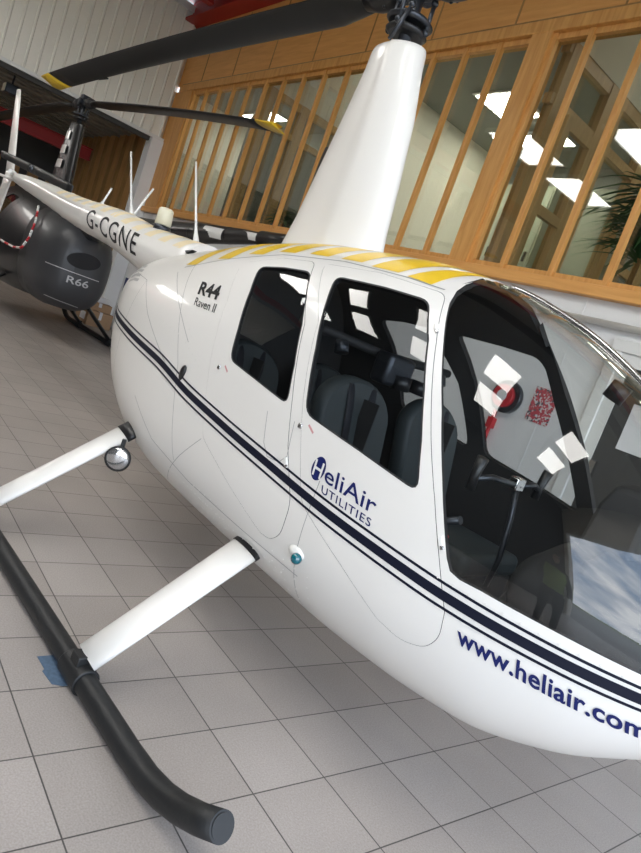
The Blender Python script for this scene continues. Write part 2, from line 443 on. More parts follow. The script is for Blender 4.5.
cl_.build('grid', M['lamp'], g)
tag(g, 'square grid ceiling lamp behind the timber window right of the mast', 'ceiling lamp')
# glazed timber partitions running away from the window
def partition(name, X, y1, zt, bays):
    p = MB()
    p.box((X-0.05, YW+0.2, zt-0.12), (X+0.05, y1, zt)).box((X-0.05, YW+0.2, zt-0.62), (X+0.05, y1, zt-0.52))
    for yv in bays: p.box((X-0.06, yv, 2.4), (X+0.06, yv+0.14, zt+0.006))
    o = st(p.build(name, M['wood_in']))
    MB().box((X-0.012, YW+0.2, 2.4), (X-0.004, y1, zt-0.05)).build('glass_pane', M['win_glass'], o)
    return o
partition('trim_15', -2.40, 9.4, 4.92, (4.55, 5.35, 5.55, 6.35, 7.3, 8.5))
st(MB().box((-2.46, YW+0.2, 4.92), (-2.34, 9.4, 6.5)).build('wall_office_5', M['cream']))
dd = MB()
for (a_, b_) in ((4.72, 5.33), (6.5, 7.2)):
    dd.box((-2.30, a_, 2.4), (-2.24, a_+.10, 4.28)).box((-2.30, b_-.10, 2.4), (-2.24, b_, 4.28)).box((-2.30, a_+.1, 4.16), (-2.24, b_-.1, 4.28)).box((-2.30, a_+.1, 3.3), (-2.24, b_-.1, 3.4))
st(dd.build('door_2', M['wood_in']))
st(MB().box((-2.3, YW+0.2, 6.45), (5.3, 9.4, 6.52)).build('ceiling_office_3', M['cream']))
st(MB().box((-8.2, YW+0.2, 6.45), (-5.5, 9.4, 6.52)).build('ceiling_office_4', M['cream']))
partition('trim_16', -8.25, 6.4, 4.95, (4.6, 5.3, 6.25))
st(MB().box((-8.31, YW+0.2, 4.95), (-8.19, 9.4, 6.5)).build('wall_office_6', M['cream']))
st(MB().box((-8.33, YW+0.2, 2.4), (-8.28, 6.2, 4.4)).build('wall_office_7', M['office_grey']))
st(MB().box((-11.1, 6.3, 2.4), (-8.3, 6.4, 6.5)).build('wall_office_8', M['office_grey']))
st(MB().box((-11.1, YW+0.18, 4.95), (-8.3, 6.3, 5.05)).build('ceiling_office_2', M['office_grey']))
for i, (x, yv) in enumerate(((-7.0, 7.2), (-0.8, 7.6), (1.8, 6.8), (-9.8, 5.5), (-4.2, 6.6))):
    zz = 6.4 if i in (0, 1, 2) else 4.9  # third lamp stands out of view, added for the light it gives
    g = empty('office_lamp', (x, yv, zz))
    MB().box((-0.62, -0.17, 0), (0.62, 0.17, 0.05)).build('housing', M['whitewall'], g)
    MB().box((-0.6, -0.15, -0.012), (0.6, 0.15, 0)).build('diffuser', M['lamp'], g)
    tag(g, ['long office ceiling lamp behind the windows left of the mast', 'long office ceiling lamp right of the timber partition', 'long office lamp added out of view at the far right for its light', 'long office ceiling lamp behind the leftmost windows', 'long office ceiling lamp above the pale green cupboards'][i], 'ceiling lamp')
# desks / shelves hint behind left windows
s = empty('shelf_unit', (-9.6, 6.1, 2.4))
MB().box((-1.2, -0.15, 0), (1.2, 0.18, 0.95)).build('body', M['dark'], s)
MB().box((-1.22, -0.17, 0.95), (1.22, 0.2, 1.0)).build('top', M['wood_in'], s)
tag(s, 'low dark shelf unit behind the leftmost timber windows', 'shelf')

def plant(name, loc, n, L, lab, m, pot, seed, spread=1.0, wide=0.02, ph=0.35, stem=0.35):
    rnd = random.Random(seed)
    r = empty(name, loc)
    MB().loft([[Vector((math.cos(a)*rr, math.sin(a)*rr, zz)) for a in [2*PI*i/20 for i in range(20)]] for rr, zz in ((0.13, 0), (0.17, ph), (0.175, ph+0.01), (0.14, ph), (0.13, ph-0.05))]).build('pot', pot, r)
    tr = MB(); tr.tube([(0, 0, ph-0.06), (0.01, 0.01, ph+stem)], [0.03, 0.02], 8); tr.build('stem', M['wood_dark'], r)
    V = []; F = []
    for i in range(n):
        az = rnd.uniform(0, 2*PI); el = rnd.uniform(0.15, 1.3); l = L*rnd.uniform(0.6, 1.1)
        base = Vector((0, 0, ph+stem*rnd.uniform(0.3, 1.0)))
        d = Vector((math.cos(az)*spread, math.sin(az)*spread, 0)); sd = Vector((-math.sin(az), math.cos(az), 0))*wide
        k0 = len(V); S = 7
        for j in range(S+1):
            t = j/S
            p = base + d*l*t*math.cos(el) + Vector((0, 0, 1))*(l*t*math.sin(el) - 0.55*l*t*t*rnd.uniform(0.95, 1.05))
            w = math.sin(PI*min(1, t*0.9+0.1))
            V += [p-sd*w, p+Vector((0, 0, -0.006))*w, p+sd*w]
        for j in range(S):
            a = k0+3*j
            F += [(a, a+3, a+4, a+1), (a+1, a+4, a+5, a+2)]
    raw('foliage', V, F, m, parent=r, smooth=True)
    tag(r, lab, 'plant')
    return r
plant('potted_palm', (-1.30, 5.35, 2.4), 330, 0.8, 'large potted palm with long drooping leaves behind the window right of the broad post', M['leaf2'], M['terracotta'], 1, wide=0.024, stem=1.05)
plant('potted_palm', (-0.28, 4.88, 2.4), 340, 0.46, 'dense potted palm pressed against the glass at the far right', M['leaf'], M['terracotta'], 2, wide=0.018, ph=0.28, stem=0.75)
plant('potted_plant', (-6.75, 4.75, 2.4), 110, 0.38, 'small leafy potted plant behind the windows left of the mast', M['leaf2'], M['pot'], 3, wide=0.03, ph=0.3, stem=0.15)
plant('potted_plant', (-5.9, 6.2, 2.4), 60, 0.35, 'thin climbing potted plant against the cream wall left of the mast', M['leaf2'], M['pot'], 4, wide=0.03, ph=0.4, stem=0.9)

# ------------------------------------------------------------------ white wall furniture (seen through the cabin)
r = empty('fire_hose_reel', (-1.36, YW, 1.44))
MB().tube([(0, 0, 0), (0, -0.06, 0)], 0.15, 28).build('backing_disc', M['hub'], r)
MB().tube([(0, -0.06, 0), (0, -0.11, 0)], 0.105, 28).build('drum', M['red'], r)
MB().tube([(0, -0.11, 0), (0, -0.125, 0)], 0.05, 20).build('hub_cap', M['paper'], r)
tag(r, 'red hose reel on a grey disc mounted on the white wall', 'hose reel')
r = empty('red_water_pipe', (-1.42, YW-0.03, 0.72))
MB().tube([(0, 0, 0), (0.0, 0, 0.58)], 0.018, 10).build('pipe', M['red'], r)
MB().box((-0.03, -0.03, 0.40), (0.03, 0.03, 0.50)).build('coupling', M['red'], r); MB().box((-0.03, -0.03, 0.0), (0.03, 0.03, 0.07)).build('coupling', M['red'], r)
tag(r, 'thin red upright pipe on the white wall below the hose reel', 'pipe')
pm = bpy.data.materials.new('red_grey_poster'); pm.use_nodes = True
n = pm.node_tree.nodes; l = pm.node_tree.links
vo = n.new('ShaderNodeTexVoronoi'); vo.inputs['Scale'].default_value = 60; tc = n.new('ShaderNodeTexCoord'); rp = n.new('ShaderNodeValToRGB')
rp.color_ramp.interpolation = 'CONSTANT'
rp.color_ramp.elements[0].color = (0.50, 0.06, 0.08, 1); rp.color_ramp.elements[1].position = 0.62; rp.color_ramp.elements[1].color = (0.7, 0.68, 0.66, 1)
for p_, c_ in ((0.38, (0.12, 0.11, 0.13, 1)), (0.47, (0.60, 0.07, 0.10, 1))):
    e = rp.color_ramp.elements.new(p_); e.color = c_
l.new(tc.outputs['Object'], vo.inputs['Vector']); l.new(vo.outputs['Color'], rp.inputs['Fac']); l.new(rp.outputs['Color'], n['Principled BSDF'].inputs['Base Color'])
tag(MB().box((-1.12, YW-0.012, 1.31), (-0.89, YW-0.004, 1.62)).build('wall_poster', pm), 'small red and grey notice poster on the white wall', 'poster')
c = MB(); c.tube([(-1.45, YW-0.05, 2.27), (5.4, YW-0.05, 2.27)], 0.028, 10)
c.box((-1.5, YW-0.08, 2.23), (-1.38, YW-0.008, 2.31))
tag(c.build('white_conduit', M['white_plain']), 'thin white pipe run along the white wall under the timber sill', 'pipe')
d = MB(); d.box((-0.60, YW-0.05, 0), (-0.50, YW+0.01, 2.079)).box((0.46, YW-0.05, 0), (0.56, YW+0.01, 2.079)).box((-0.60, YW-0.05, 2.08), (0.56, YW+0.01, 2.18))
dr = st(d.build('door_1', M['white_plain'], bevel=0.006))
MB().box((-0.50, YW-0.03, 0.02), (0.46, YW-0.004, 0.75)).box((-0.50, YW-0.03, 0.75), (-0.40, YW-0.004, 2.08)).box((0.36, YW-0.03, 0.75), (0.46, YW-0.004, 2.08)).box((-0.4, YW-0.03, 1.98), (0.36, YW-0.004, 2.08)).build('door_panel', M['white_plain'], dr)
MB().box((-0.4, YW-0.02, 0.75), (0.36, YW-0.012, 1.98)).build('door_glass', M['dark'], dr)
MB().box((-0.38, YW-0.07, 1.0), (-0.33, YW-0.03, 1.2)).build('door_handle', M['steel'], dr)
MB().box((-0.25, YW-0.026, 1.35), (0.02, YW-0.021, 1.72)).build('door_notice', M['paper'], dr)

# boxes on the floor by the corner
def carton(loc, sz, rz, lab, m=None):
    r = empty('cardboard_box', loc, rz)
    MB().box((-sz[0]/2, -sz[1]/2, 0), (sz[0]/2, sz[1]/2, sz[2])).build('carton', m or M['cardboard'], r, bevel=0.004)
    MB().box((-sz[0]/2-0.002, -0.03, sz[2]*0.5), (sz[0]/2+0.002, 0.03, sz[2]+0.003)).build('parcel_tape', M['paper'], r)
    MB().box((-0.12*sz[0], -sz[1]/2-0.003, sz[2]*0.25), (0.3*sz[0], -sz[1]/2, sz[2]*0.75)).build('address_sticker', M['paper'], r)
    tag(r, lab, 'box')
carton((-10.85, 3.85, 0), (0.62, 0.5, 0.30), 0.05, 'brown cardboard box on the floor at the foot of the white corner')
carton((-10.85, 3.85, 0.306), (0.50, 0.45, 0.16), -0.1, 'flat brown box stacked on another by the white corner')
carton((-10.9, 3.86, 0.472), (0.36, 0.3, 0.10), 0.1, 'small pale box topmost of the stack by the corner', M['paper'])
r = empty('wall_sign', (-10.75, YW, 1.2))
MB().box((-0.22, -0.02, -0.45), (0.22, -0.003, 0.35)).build('board', M['paper'], r)
MB().box((-0.20, -0.028, -0.42), (0.20, -0.02, -0.1)).build('blue_panel', M['blue_text'], r)
tag(r, 'white notice board with a blue lower panel on the white wall behind the dark helicopter', 'sign')
# lamp high in the back hall
r = empty('hall_floodlight', (-12.6, 1.72, 3.98))
MB().tube([(0, 0, 0), (0, 0, -0.18)], 0.02, 8).build('bracket', M['hub'], r)
MB().box((-0.16, -0.12, -0.36), (0.14, 0.12, -0.18)).build('housing', M['hub'], r, bevel=0.02)
MB().box((-0.10, -0.14, -0.34), (0.10, -0.12, -0.20)).build('lens', M['beacon'], r)
tag(r, 'small grey floodlight with a cream lens under the back hall ceiling', 'lamp')

# tape on the floor under the skid
V = [(0.125, 0.125, 0.002), (0.20, 0.132, 0.002), (0.21, 0.122, 0.002), (0.285, 0.135, 0.002), (0.300, 0.17, 0.002), (0.29, 0.25, 0.002), (0.20, 0.245, 0.002), (0.12, 0.25, 0.002)]
tp = MB(); tp.prism(V, (0, 0, 0.0015))
tag(tp.build('floor_tape', M['tape']), 'scuffed blue tape patch stuck to the floor tiles beside the black skid', 'tape')
#HELI
# ================================================================== HELICOPTER
# sections: u (forward of the mast), z bottom, z top, z of widest, half width, exponents
ST = np.array([
(-1.62, 1.10, 1.36, 1.22, .10, 2.0, 2.0), (-1.53, .90, 1.45, 1.20, .24, 2.2, 2.2), (-1.30, .68, 1.54, 1.14, .36, 2.4, 2.3),
(-1.00, .52, 1.62, 1.05, .455, 2.5, 2.2), (-.60, .435, 1.705, .95, .54, 2.7, 2.25), (-.20, .40, 1.785, .88, .59, 2.8, 2.35),
(.30, .385, 1.84, .86, .62, 2.8, 2.4), (.80, .375, 1.85, .86, .64, 2.8, 2.45), (1.10, .365, 1.83, .86, .635, 2.8, 2.4),
(1.40, .36, 1.755, .86, .61, 2.7, 2.3), (1.70, .375, 1.62, .87, .555, 2.6, 2.2), (1.95, .45, 1.44, .88, .475, 2.4, 2.1),
(2.15, .57, 1.245, .885, .37, 2.2, 2.05), (2.28, .67, 1.07, .88, .25, 2.0, 2.0), (2.36, .82, .93, .875, .08, 2.0, 2.0)])
def pchip(x, X, Y):
    h = np.diff(X); d = np.diff(Y)/h; m = np.zeros(len(X))
    for i in range(1, len(X)-1):
        if d[i-1]*d[i] > 0:
            w1 = 2*h[i]+h[i-1]; w2 = h[i]+2*h[i-1]; m[i] = (w1+w2)/(w1/d[i-1]+w2/d[i])
    m[0] = d[0]; m[-1] = d[-1]
    x = np.clip(x, X[0], X[-1]); i = np.clip(np.searchsorted(X, x)-1, 0, len(X)-2); t = (x-X[i])/h[i]
    return (2*t**3-3*t**2+1)*Y[i]+(t**3-2*t**2+t)*h[i]*m[i]+(-2*t**3+3*t**2)*Y[i+1]+(t**3-t**2)*h[i]*m[i+1]
def sec(u):
    u = np.asarray(u, float)
    return [pchip(u, ST[:, 0], ST[:, k]) for k in range(1, 7)]
def spt(u, a):
    """surface point, a = -pi/2 keel .. pi/2 roof ridge, starboard (v<0)"""
    u = np.asarray(u, float); a = np.asarray(a, float)
    zb, zt, zm, w, pb, p2 = sec(u)
    s = np.sin(a); c = np.abs(np.cos(a)); p = np.where(s < 0, pb, p2)
    z = np.where(s < 0, zm-(zm-zb)*np.abs(s)**(2/p), zm+(zt-zm)*np.abs(s)**(2/p))
    return np.stack([u+0*a, -w*c**(2/p), z], -1)
def a_of(u, z):
    zb, zt, zm, w, pb, p2 = [float(q) for q in sec(u)]
    if z < zm:
        return -math.asin(min(1, ((zm-z)/(zm-zb)))**(pb/2))
    return math.asin(min(1, max(0, (z-zm)/(zt-zm)))**(p2/2))
def grad_n(P):
    """outward normals at surface points"""
    def Ff(Q):
        zb, zt, zm, w, pb, p2 = sec(Q[:, 0]); z = Q[:, 2]
        p = np.where(z < zm, pb, p2); k = np.where(z < zm, (zm-z)/(zm-zb), (z-zm)/(zt-zm))
        return np.abs(Q[:, 1]/w)**p+np.abs(k)**p
    P = np.asarray(P, float); G = np.zeros_like(P)
    P2 = P.copy(); P2[:, 0] = np.clip(P2[:, 0], ST[0, 0]+.004, ST[-1, 0]-.004)
    for k in range(3):
        e_ = np.zeros(3); e_[k] = 2e-3
        G[:, k] = Ff(P2+e_)-Ff(P2-e_)
    G += 1e-9
    return G/np.linalg.norm(G, axis=1)[:, None]
def on_skin(u, z, off=0.0):
    P = spt([u], [a_of(u, z)]); n = grad_n(P)
    return Vector(P[0]+n[0]*off), Vector(n[0])

def densify(poly, step=0.03, closed=True):
    out = []
    n = len(poly)
    for i in range(n if closed else n-1):
        a = np.array(poly[i]); b = np.array(poly[(i+1) % n]); k = max(1, int(np.linalg.norm(b-a)/step))
        for j in range(k): out.append(tuple(a+(b-a)*j/k))
    if not closed: out.append(tuple(poly[-1]))
    return out
def rounded(poly, r=0.04, seg=4):
    out = []; n = len(poly)
    for i in range(n):
        p = np.array(poly[i], float); a = np.array(poly[i-1], float); b = np.array(poly[(i+1) % n], float)
        da = (a-p); db = (b-p); la = np.linalg.norm(da); lb = np.linalg.norm(db)
        ang = math.acos(max(-1, min(1, da@db/la/lb)))
        if ang > 2.7: out.append(tuple(p)); continue
        k = min(r, la*.45, lb*.45)
        A = p+da/la*k; B = p+db/lb*k
        for t in np.linspace(0, 1, seg+1): out.append(tuple((1-t)**2*A+2*t*(1-t)*p+t*t*B))
    return out
# outlines on the right side in (u, z)
WIN_F = rounded([(.605, 1.648), (.88, 1.655), (1.086, 1.651), (1.20, 1.516), (1.295, 1.362), (1.375, 1.216), (1.442, 1.068), (1.189, 1.101), (.892, 1.132), (.845, 1.232), (.785, 1.358), (.680, 1.534)], .045)
WIN_R = rounded([(.093, 1.604), (.264, 1.629), (.450, 1.640), (.560, 1.53), (.647, 1.422), (.73, 1.274), (.790, 1.130), (.572, 1.156), (.325, 1.183), (.270, 1.316), (.183, 1.482)], .045)
DOOR_F = rounded([(.462, 1.692), (.78, 1.708), (1.110, 1.692), (1.225, 1.52), (1.40, 1.23), (1.50, 1.07), (1.585, .92), (1.655, .79), (1.665, .71), (1.63, .655), (1.55, .63), (1.46, .65), (1.28, .74), (1.03, .85), (.925, 1.04), (.855, 1.17), (.715, 1.455)], .04)
DOOR_R = rounded([(-.07, 1.60), (.18, 1.672), (.40, 1.690), (.655, 1.43), (.80, 1.16), (.875, 1.0), (.99, .82), (.985, .70), (.93, .655), (.87, .655), (.65, .73), (.34, .84), (.20, 1.12), (.07, 1.41)], .04)
WS_EDGE = [(1.112, 1.772), (1.112, 1.752), (1.122, 1.715), (1.150, 1.663), (1.254, 1.514), (1.383, 1.319), (1.488, 1.141), (1.602, .935), (1.625, .905), (1.66, .896), (1.722, .897), (1.818, .894), (1.965, .89), (2.132, .884), (2.25, .882), (2.355, .878)]
def to_dom(p): return (p[0], a_of(p[0], p[1])*0.6)
def shrink(poly, d):
    out = []; n = len(poly); P = [np.array(p) for p in poly]
    area = sum(P[i][0]*P[(i+1) % n][1]-P[(i+1) % n][0]*P[i][1] for i in range(n)); sg = 1 if area > 0 else -1
    for i in range(n):
        t = P[(i+1) % n]-P[i-1]; t = t/np.linalg.norm(t); nn = np.array([-t[1], t[0]])*sg
        out.append(tuple(P[i]+nn*d))
    return out
GAP = 0.0012
regs = {}
regs['win_f'] = [to_dom(p) for p in densify(WIN_F)]
regs['win_r'] = [to_dom(p) for p in densify(WIN_R)]
regs['door_f'] = [to_dom(p) for p in densify(shrink(DOOR_F, GAP))]
regs['gap_f'] = [to_dom(p) for p in densify(shrink(DOOR_F, -GAP*.3))]
regs['door_r'] = [to_dom(p) for p in densify(shrink(DOOR_R, GAP))]
regs['gap_r'] = [to_dom(p) for p in densify(shrink(DOOR_R, -GAP*.3))]
TOP = PI/2*0.6
wsd = [to_dom(p) for p in densify(WS_EDGE, closed=False)]
ws_top = [(1.085, TOP), (1.088, TOP-.15), (1.10, TOP-.27)]
wsd = ws_top+wsd+[(2.36, 0.0)]+[(2.36, t) for t in np.linspace(0.05, TOP, 14)]+[(x, TOP) for x in np.linspace(2.33, 1.12, 45)]
regs['ws'] = wsd
# grid
GV = []
for u in np.linspace(-1.62, 2.36, 150):
    for a in np.linspace(-PI/2, PI/2, 66): GV.append((float(u), float(a*0.6)))
order = ['win_f', 'win_r', 'door_f', 'door_r', 'gap_f', 'gap_r', 'ws']
verts = [Vector(v) for v in GV]; edges = []; faces_in = []
for k in order:
    b0 = len(verts); verts += [Vector(v) for v in regs[k]]; faces_in.append(list(range(b0, b0+len(regs[k]))))
cv, ce, cf, ov, oe, of = delaunay_2d_cdt(verts, edges, faces_in, 0, 1e-5, True)
P2 = np.array([(v.x, v.y) for v in cv])
def inpoly(q, poly):
    x, y = q; c = False; n = len(poly); j = n-1
    for i in range(n):
        xi, yi = poly[i]; xj, yj = poly[j]
        if (yi > y) != (yj > y) and x < (xj-xi)*(y-yi)/(yj-yi)+xi: c = not c
        j = i
    return c
groups = {k: [] for k in ('win_f', 'win_r', 'door_f', 'door_r', 'gap', 'ws', 'shell')}
bbs = {k: (np.array(regs[k]).min(0), np.array(regs[k]).max(0)) for k in order}
for f in cf:
    A = P2[list(f)]
    if abs((A[1][0]-A[0][0])*(A[2][1]-A[0][1])-(A[2][0]-A[0][0])*(A[1][1]-A[0][1])) < 1e-9: continue
    c = A.mean(0)
    g = 'shell'
    for k in order:
        lo, hi = bbs[k]
        if lo[0] <= c[0] <= hi[0] and lo[1] <= c[1] <= hi[1] and inpoly(c, regs[k]):
            g = 'gap' if k.startswith('gap') else k; break
    groups[g].append(f)
PP = spt(P2[:, 0], np.clip(P2[:, 1]/0.6, -PI/2, PI/2)); NN = grad_n(PP)
NN[np.abs(P2[:, 1]) > TOP-1e-4, 1] = 0; NN /= np.linalg.norm(NN, axis=1)[:, None]

def skin_arrays(fs, side, off=0.0, thick=0.0, both=False):
    """outer sheet (+ rim and lining when thick) for starboard (side -1) or port (+1)"""
    V = []; Nn = []; F = []; MI = []
    sides = (-1, 1) if both else (side,)
    for sd in sides:
        flip = np.array([1, -sd, 1.0])   # stored surface is starboard (v<0)
        used = sorted({i for f in fs for i in f}); idx = {i: k for k, i in enumerate(used)}
        o = len(V)
        Q = (PP[used]+NN[used]*off)*flip; Nq = NN[used]*flip
        V += list(Q); Nn += list(Nq)
        tri = []
        for f in fs:
            a, b, c = f
            cr = np.cross(PP[b]-PP[a], PP[c]-PP[a]) @ NN[a]
            t = (a, b, c) if cr > 0 else (a, c, b)
            if sd == 1: t = (t[0], t[2], t[1])
            tri.append(t)
            F.append(tuple(o+idx[i] for i in t)); MI.append(0)
        if thick:
            o2 = len(V); Qi = (PP[used]-NN[used]*thick)*flip
            V += list(Qi); Nn += list(-Nq)
            for t in tri: F.append(tuple(o2+idx[i] for i in reversed(t))); MI.append(1)
            cnt = {}
            for t in tri:
                for a, b in ((t[0], t[1]), (t[1], t[2]), (t[2], t[0])): cnt[(a, b)] = 1
            for (a, b) in list(cnt):
                if (b, a) in cnt: continue
                if abs(P2[a][1]) > TOP-1e-4 and abs(P2[b][1]) > TOP-1e-4: continue
                A, B, Ai, Bi = V[o+idx[a]], V[o+idx[b]], V[o2+idx[a]], V[o2+idx[b]]
                nr = np.cross(Ai-A, B-A)*1.0; L = np.linalg.norm(nr)
                if L < 1e-12: continue
                nr = -nr/L
                k0 = len(V); V += [A, B, Bi, Ai]
                fc = (k0+1, k0, k0+3, k0+2); fn = np.cross(V[fc[1]]-V[fc[0]], V[fc[2]]-V[fc[0]])
                fn = fn/(np.linalg.norm(fn)+1e-12)
                Nn += [fn]*4; F.append(fc); MI.append(1)
    return V, F, MI, Nn
RIVETS = []
def dome(V, F, MI, Nn, p, n, r=0.0048, h=0.0032):
    t = n.orthogonal().normalized(); b = n.cross(t); k0 = len(V); S = 6
    for (rr, hh) in ((1, 0), (.6, .8)):
        for i in range(S):
            a = 2*PI*i/S; V.append(np.array(p+(t*math.cos(a)+b*math.sin(a))*r*rr+n*h*hh)); Nn.append(np.array(n if rr < 1 else (n+(t*math.cos(a)+b*math.sin(a))).normalized()))
    V.append(np.array(p+n*h)); Nn.append(np.array(n))
    for i in range(S):
        F.append((k0+i, k0+(i+1) % S, k0+S+(i+1) % S, k0+S+i)); MI.append(0)
        F.append((k0+S+i, k0+S+(i+1) % S, k0+2*S)); MI.append(0)

YAW = math.radians(4.6165)
heli = empty('helicopter', (-0.542, 1.239, 0), YAW)
tag(heli, 'white light helicopter with navy side stripes standing on black skids on the tiled floor', 'helicopter')
V, F, MI, Nn = skin_arrays(groups['shell'], -1, 0, 0.024, both=True)
# end caps
for uu, nx in ((-1.62, -1), (2.36, 1)):
    ring = [i for i in range(len(P2)) if abs(P2[i][0]-uu) < 1e-6]; ring.sort(key=lambda i: P2[i][1])
    pts_ = [PP[i] for i in ring]+[PP[i]*np.array([1, -1, 1]) for i in reversed(ring)]
    k0 = len(V); V += pts_; Nn += [np.array([nx, 0, 0.0])]*len(pts_)
    F.append(tuple(range(k0, k0+len(pts_)))); MI.append(0)
def rivet_line(path, step, off=0.0):
    d = densify(path, step, closed=False)
    for (u, z) in d:
        p, n = on_skin(u, z, off); dome(V, F, MI, Nn, p, n)
rivet_line([(1.085, 1.66), (1.215, 1.50), (1.355, 1.29), (1.46, 1.12)], 0.045)
rivet_line([(1.60, .872), (1.80, .868), (2.0, .864), (2.2, .858)], 0.05)
rivet_line([(.10, .60), (.50, .575), (1.0, .56)], 0.035)
rivet_line([(-.95, 1.25), (-.55, 1.22), (-.12, 1.18), (.12, 1.10)], 0.05)
rivet_line([(-.6, 1.5), (-.35, 1.35), (-.05, 1.2)], 0.05)
for (c0, c1) in ((.35, .60), (.95, 1.15)):
    for zz in (.50, .54, .58, .62):
        rivet_line([(c0, zz), (c1, zz)], 0.05)
fus = raw('fuselage', V, F, [M['white'], M['inner']], MI, Nn, parent=heli)

def door(kind, side, name, lab=None):
    fs = groups['door_'+kind]
    V, F, MI, Nn = skin_arrays(fs, side, 0.0008, 0.022)
    d = raw(name, V, F, [M['white'], M['inner']], MI, Nn, parent=heli)
    V, F, MI, Nn = skin_arrays(groups['win_'+kind], side, -0.006)
    g = raw('window', V, F, M['smoke_glass'], MI, Nn, parent=d)
    # dark rubber seal round the window
    base = WIN_F if kind == 'f' else WIN_R
    o1 = densify(shrink(base, -0.001), .03); o2 = densify(shrink(base, 0.006), .03)
    n_ = min(len(o1), len(o2)); V = []; F = []
    A = [on_skin(u, z, .0014)[0] for u, z in densify(base, .03)]
    Bp = densify(base, .03); Bs = shrink(Bp, .006); B_ = [on_skin(u, z, .0006)[0] for u, z in Bs]
    k = len(A); V = [Vector((p.x, -side*p.y, p.z)) for p in A+B_]
    for i in range(k): F.append((i, (i+1) % k, k+(i+1) % k, k+i))
    raw('window_seal', V, F, M['inner'], parent=d)
    return d
doors = {}
for sd in (-1, 1):
    doors['f', sd] = door('f', sd, 'front_door'); doors['r', sd] = door('r', sd, 'rear_door')
V, F, MI, Nn = skin_arrays(groups['ws'], -1, -0.003, both=True)
ws = raw('windscreen', V, F, M['cab_glass'], MI, Nn, parent=heli)
# centre bow of the windscreen and inner black frame
def ribbon(path, w, off, name, m, parent, side=-1, both=False, thick=0.0):
    """strip on the skin along (u,z) points, half width w measured in the (u,z) plane"""
    if both:
        ribbon(path, w, off, name, m, parent, 1); side = -1
    V = []; F = []; P_ = [np.array(p) for p in path]
    for sd in (side,):
        k0 = len(V)
        for i in range(len(P_)):
            t = P_[min(i+1, len(P_)-1)]-P_[max(i-1, 0)]; t = t/np.linalg.norm(t); nn = np.array([-t[1], t[0]])
            for s_ in (-1, 1):
                q = P_[i]+nn*w*s_; p, n = on_skin(q[0], q[1], off); V.append(Vector((p.x, -sd*p.y, p.z)))
        for i in range(len(P_)-1): a = k0+2*i; F.append((a, a+1, a+3, a+2) if sd == 1 else (a, a+2, a+3, a+1))
    return raw(name, V, F, m, parent=parent, smooth=True)
bow = MB(); bp = []
for u in np.linspace(1.085, 2.35, 50):
    zt = float(sec(u)[1]); bp.append((u, 0, zt+0.002))
bow.tube(bp, 0.011, 8, flat=((0, 1, 0), 1.0))
bow.build('windscreen_bow', M['steel'], ws)

# ---- stripes
UP = [(-1.45, 1.150), (-1.2, 1.130), (-.9, 1.108), (-.55, 1.083), (-.275, 1.062), (.131, 1.000), (.48, .965), (.782, .939), (1.103, .907), (1.466, .878), (1.627, .866), (1.83, .857), (2.0, .853), (2.143, .852), (2.27, .855)]
MIDL = [(u, z-.034+max(0, u-1.6)*.010) for u, z in UP]; LOW = [(u, z-.068+max(0, (u-1.6))*.018) for u, z in UP]
def smooth_path(p, n=140):
    p = np.array(p); us = np.linspace(p[0, 0], p[-1, 0], n); return [(float(u), float(pchip(np.array([u]), p[:, 0], p[:, 1])[0])) for u in us]
for nm, pth, w, m in (('thin_upper_stripe', UP, .0042, 'navy'), ('wide_middle_stripe', MIDL, .0145, 'navy'), ('thin_lower_stripe', LOW, .0042, 'navy')):
    ribbon(smooth_path(pth), w, .0022, nm, M[m], heli, both=True)
# yellow roof marks
def roof_patch(quad, sd):
    """quad in (u, a) domain angle"""
    V = []; F = []; A = np.array(quad); S = 6
    for sd in (sd,):
        k0 = len(V)
        for i in range(S+1):
            for j in range(S+1):
                s_, t = i/S, j/S
                q = A[0]*(1-s_)*(1-t)+A[1]*s_*(1-t)+A[2]*s_*t+A[3]*(1-s_)*t
                P = spt([q[0]], [q[1]]); n = grad_n(P); p = P[0]+n[0]*.0018; V.append((p[0], -sd*p[1], p[2]))
        for i in range(S):
            for j in range(S): a = k0+i*(S+1)+j; F.append((a, a+1, a+S+2, a+S+1))
    return V, F
ya = lambda u, z: a_of(u, z)
for k, (u0, u1, sh) in enumerate(((-.62, -.50, .14), (-.34, -.22, .13), (-.12, 0.0, .12), (.08, .20, .11), (.29, .42, .10), (.50, .63, .10), (.70, .85, .12), (.90, 1.02, .16))):
    zc = float(pchip(np.array([(u0+u1)/2]), np.array([-.6, -.231, .143, .542, .915, 1.125]), np.array([1.50, 1.60, 1.70, 1.732, 1.722, 1.715]))[0])
    a0 = a_of(u0, zc); a1 = 1.42
    for sd in (-1, 1):
        V, F = roof_patch([(u0, a0), (u1, a0), (min(u1+sh, 1.075), a1), (u0+sh*.8, a1)], sd)
        raw('roof_marking', V, F, M['yellow'], parent=heli, smooth=True)

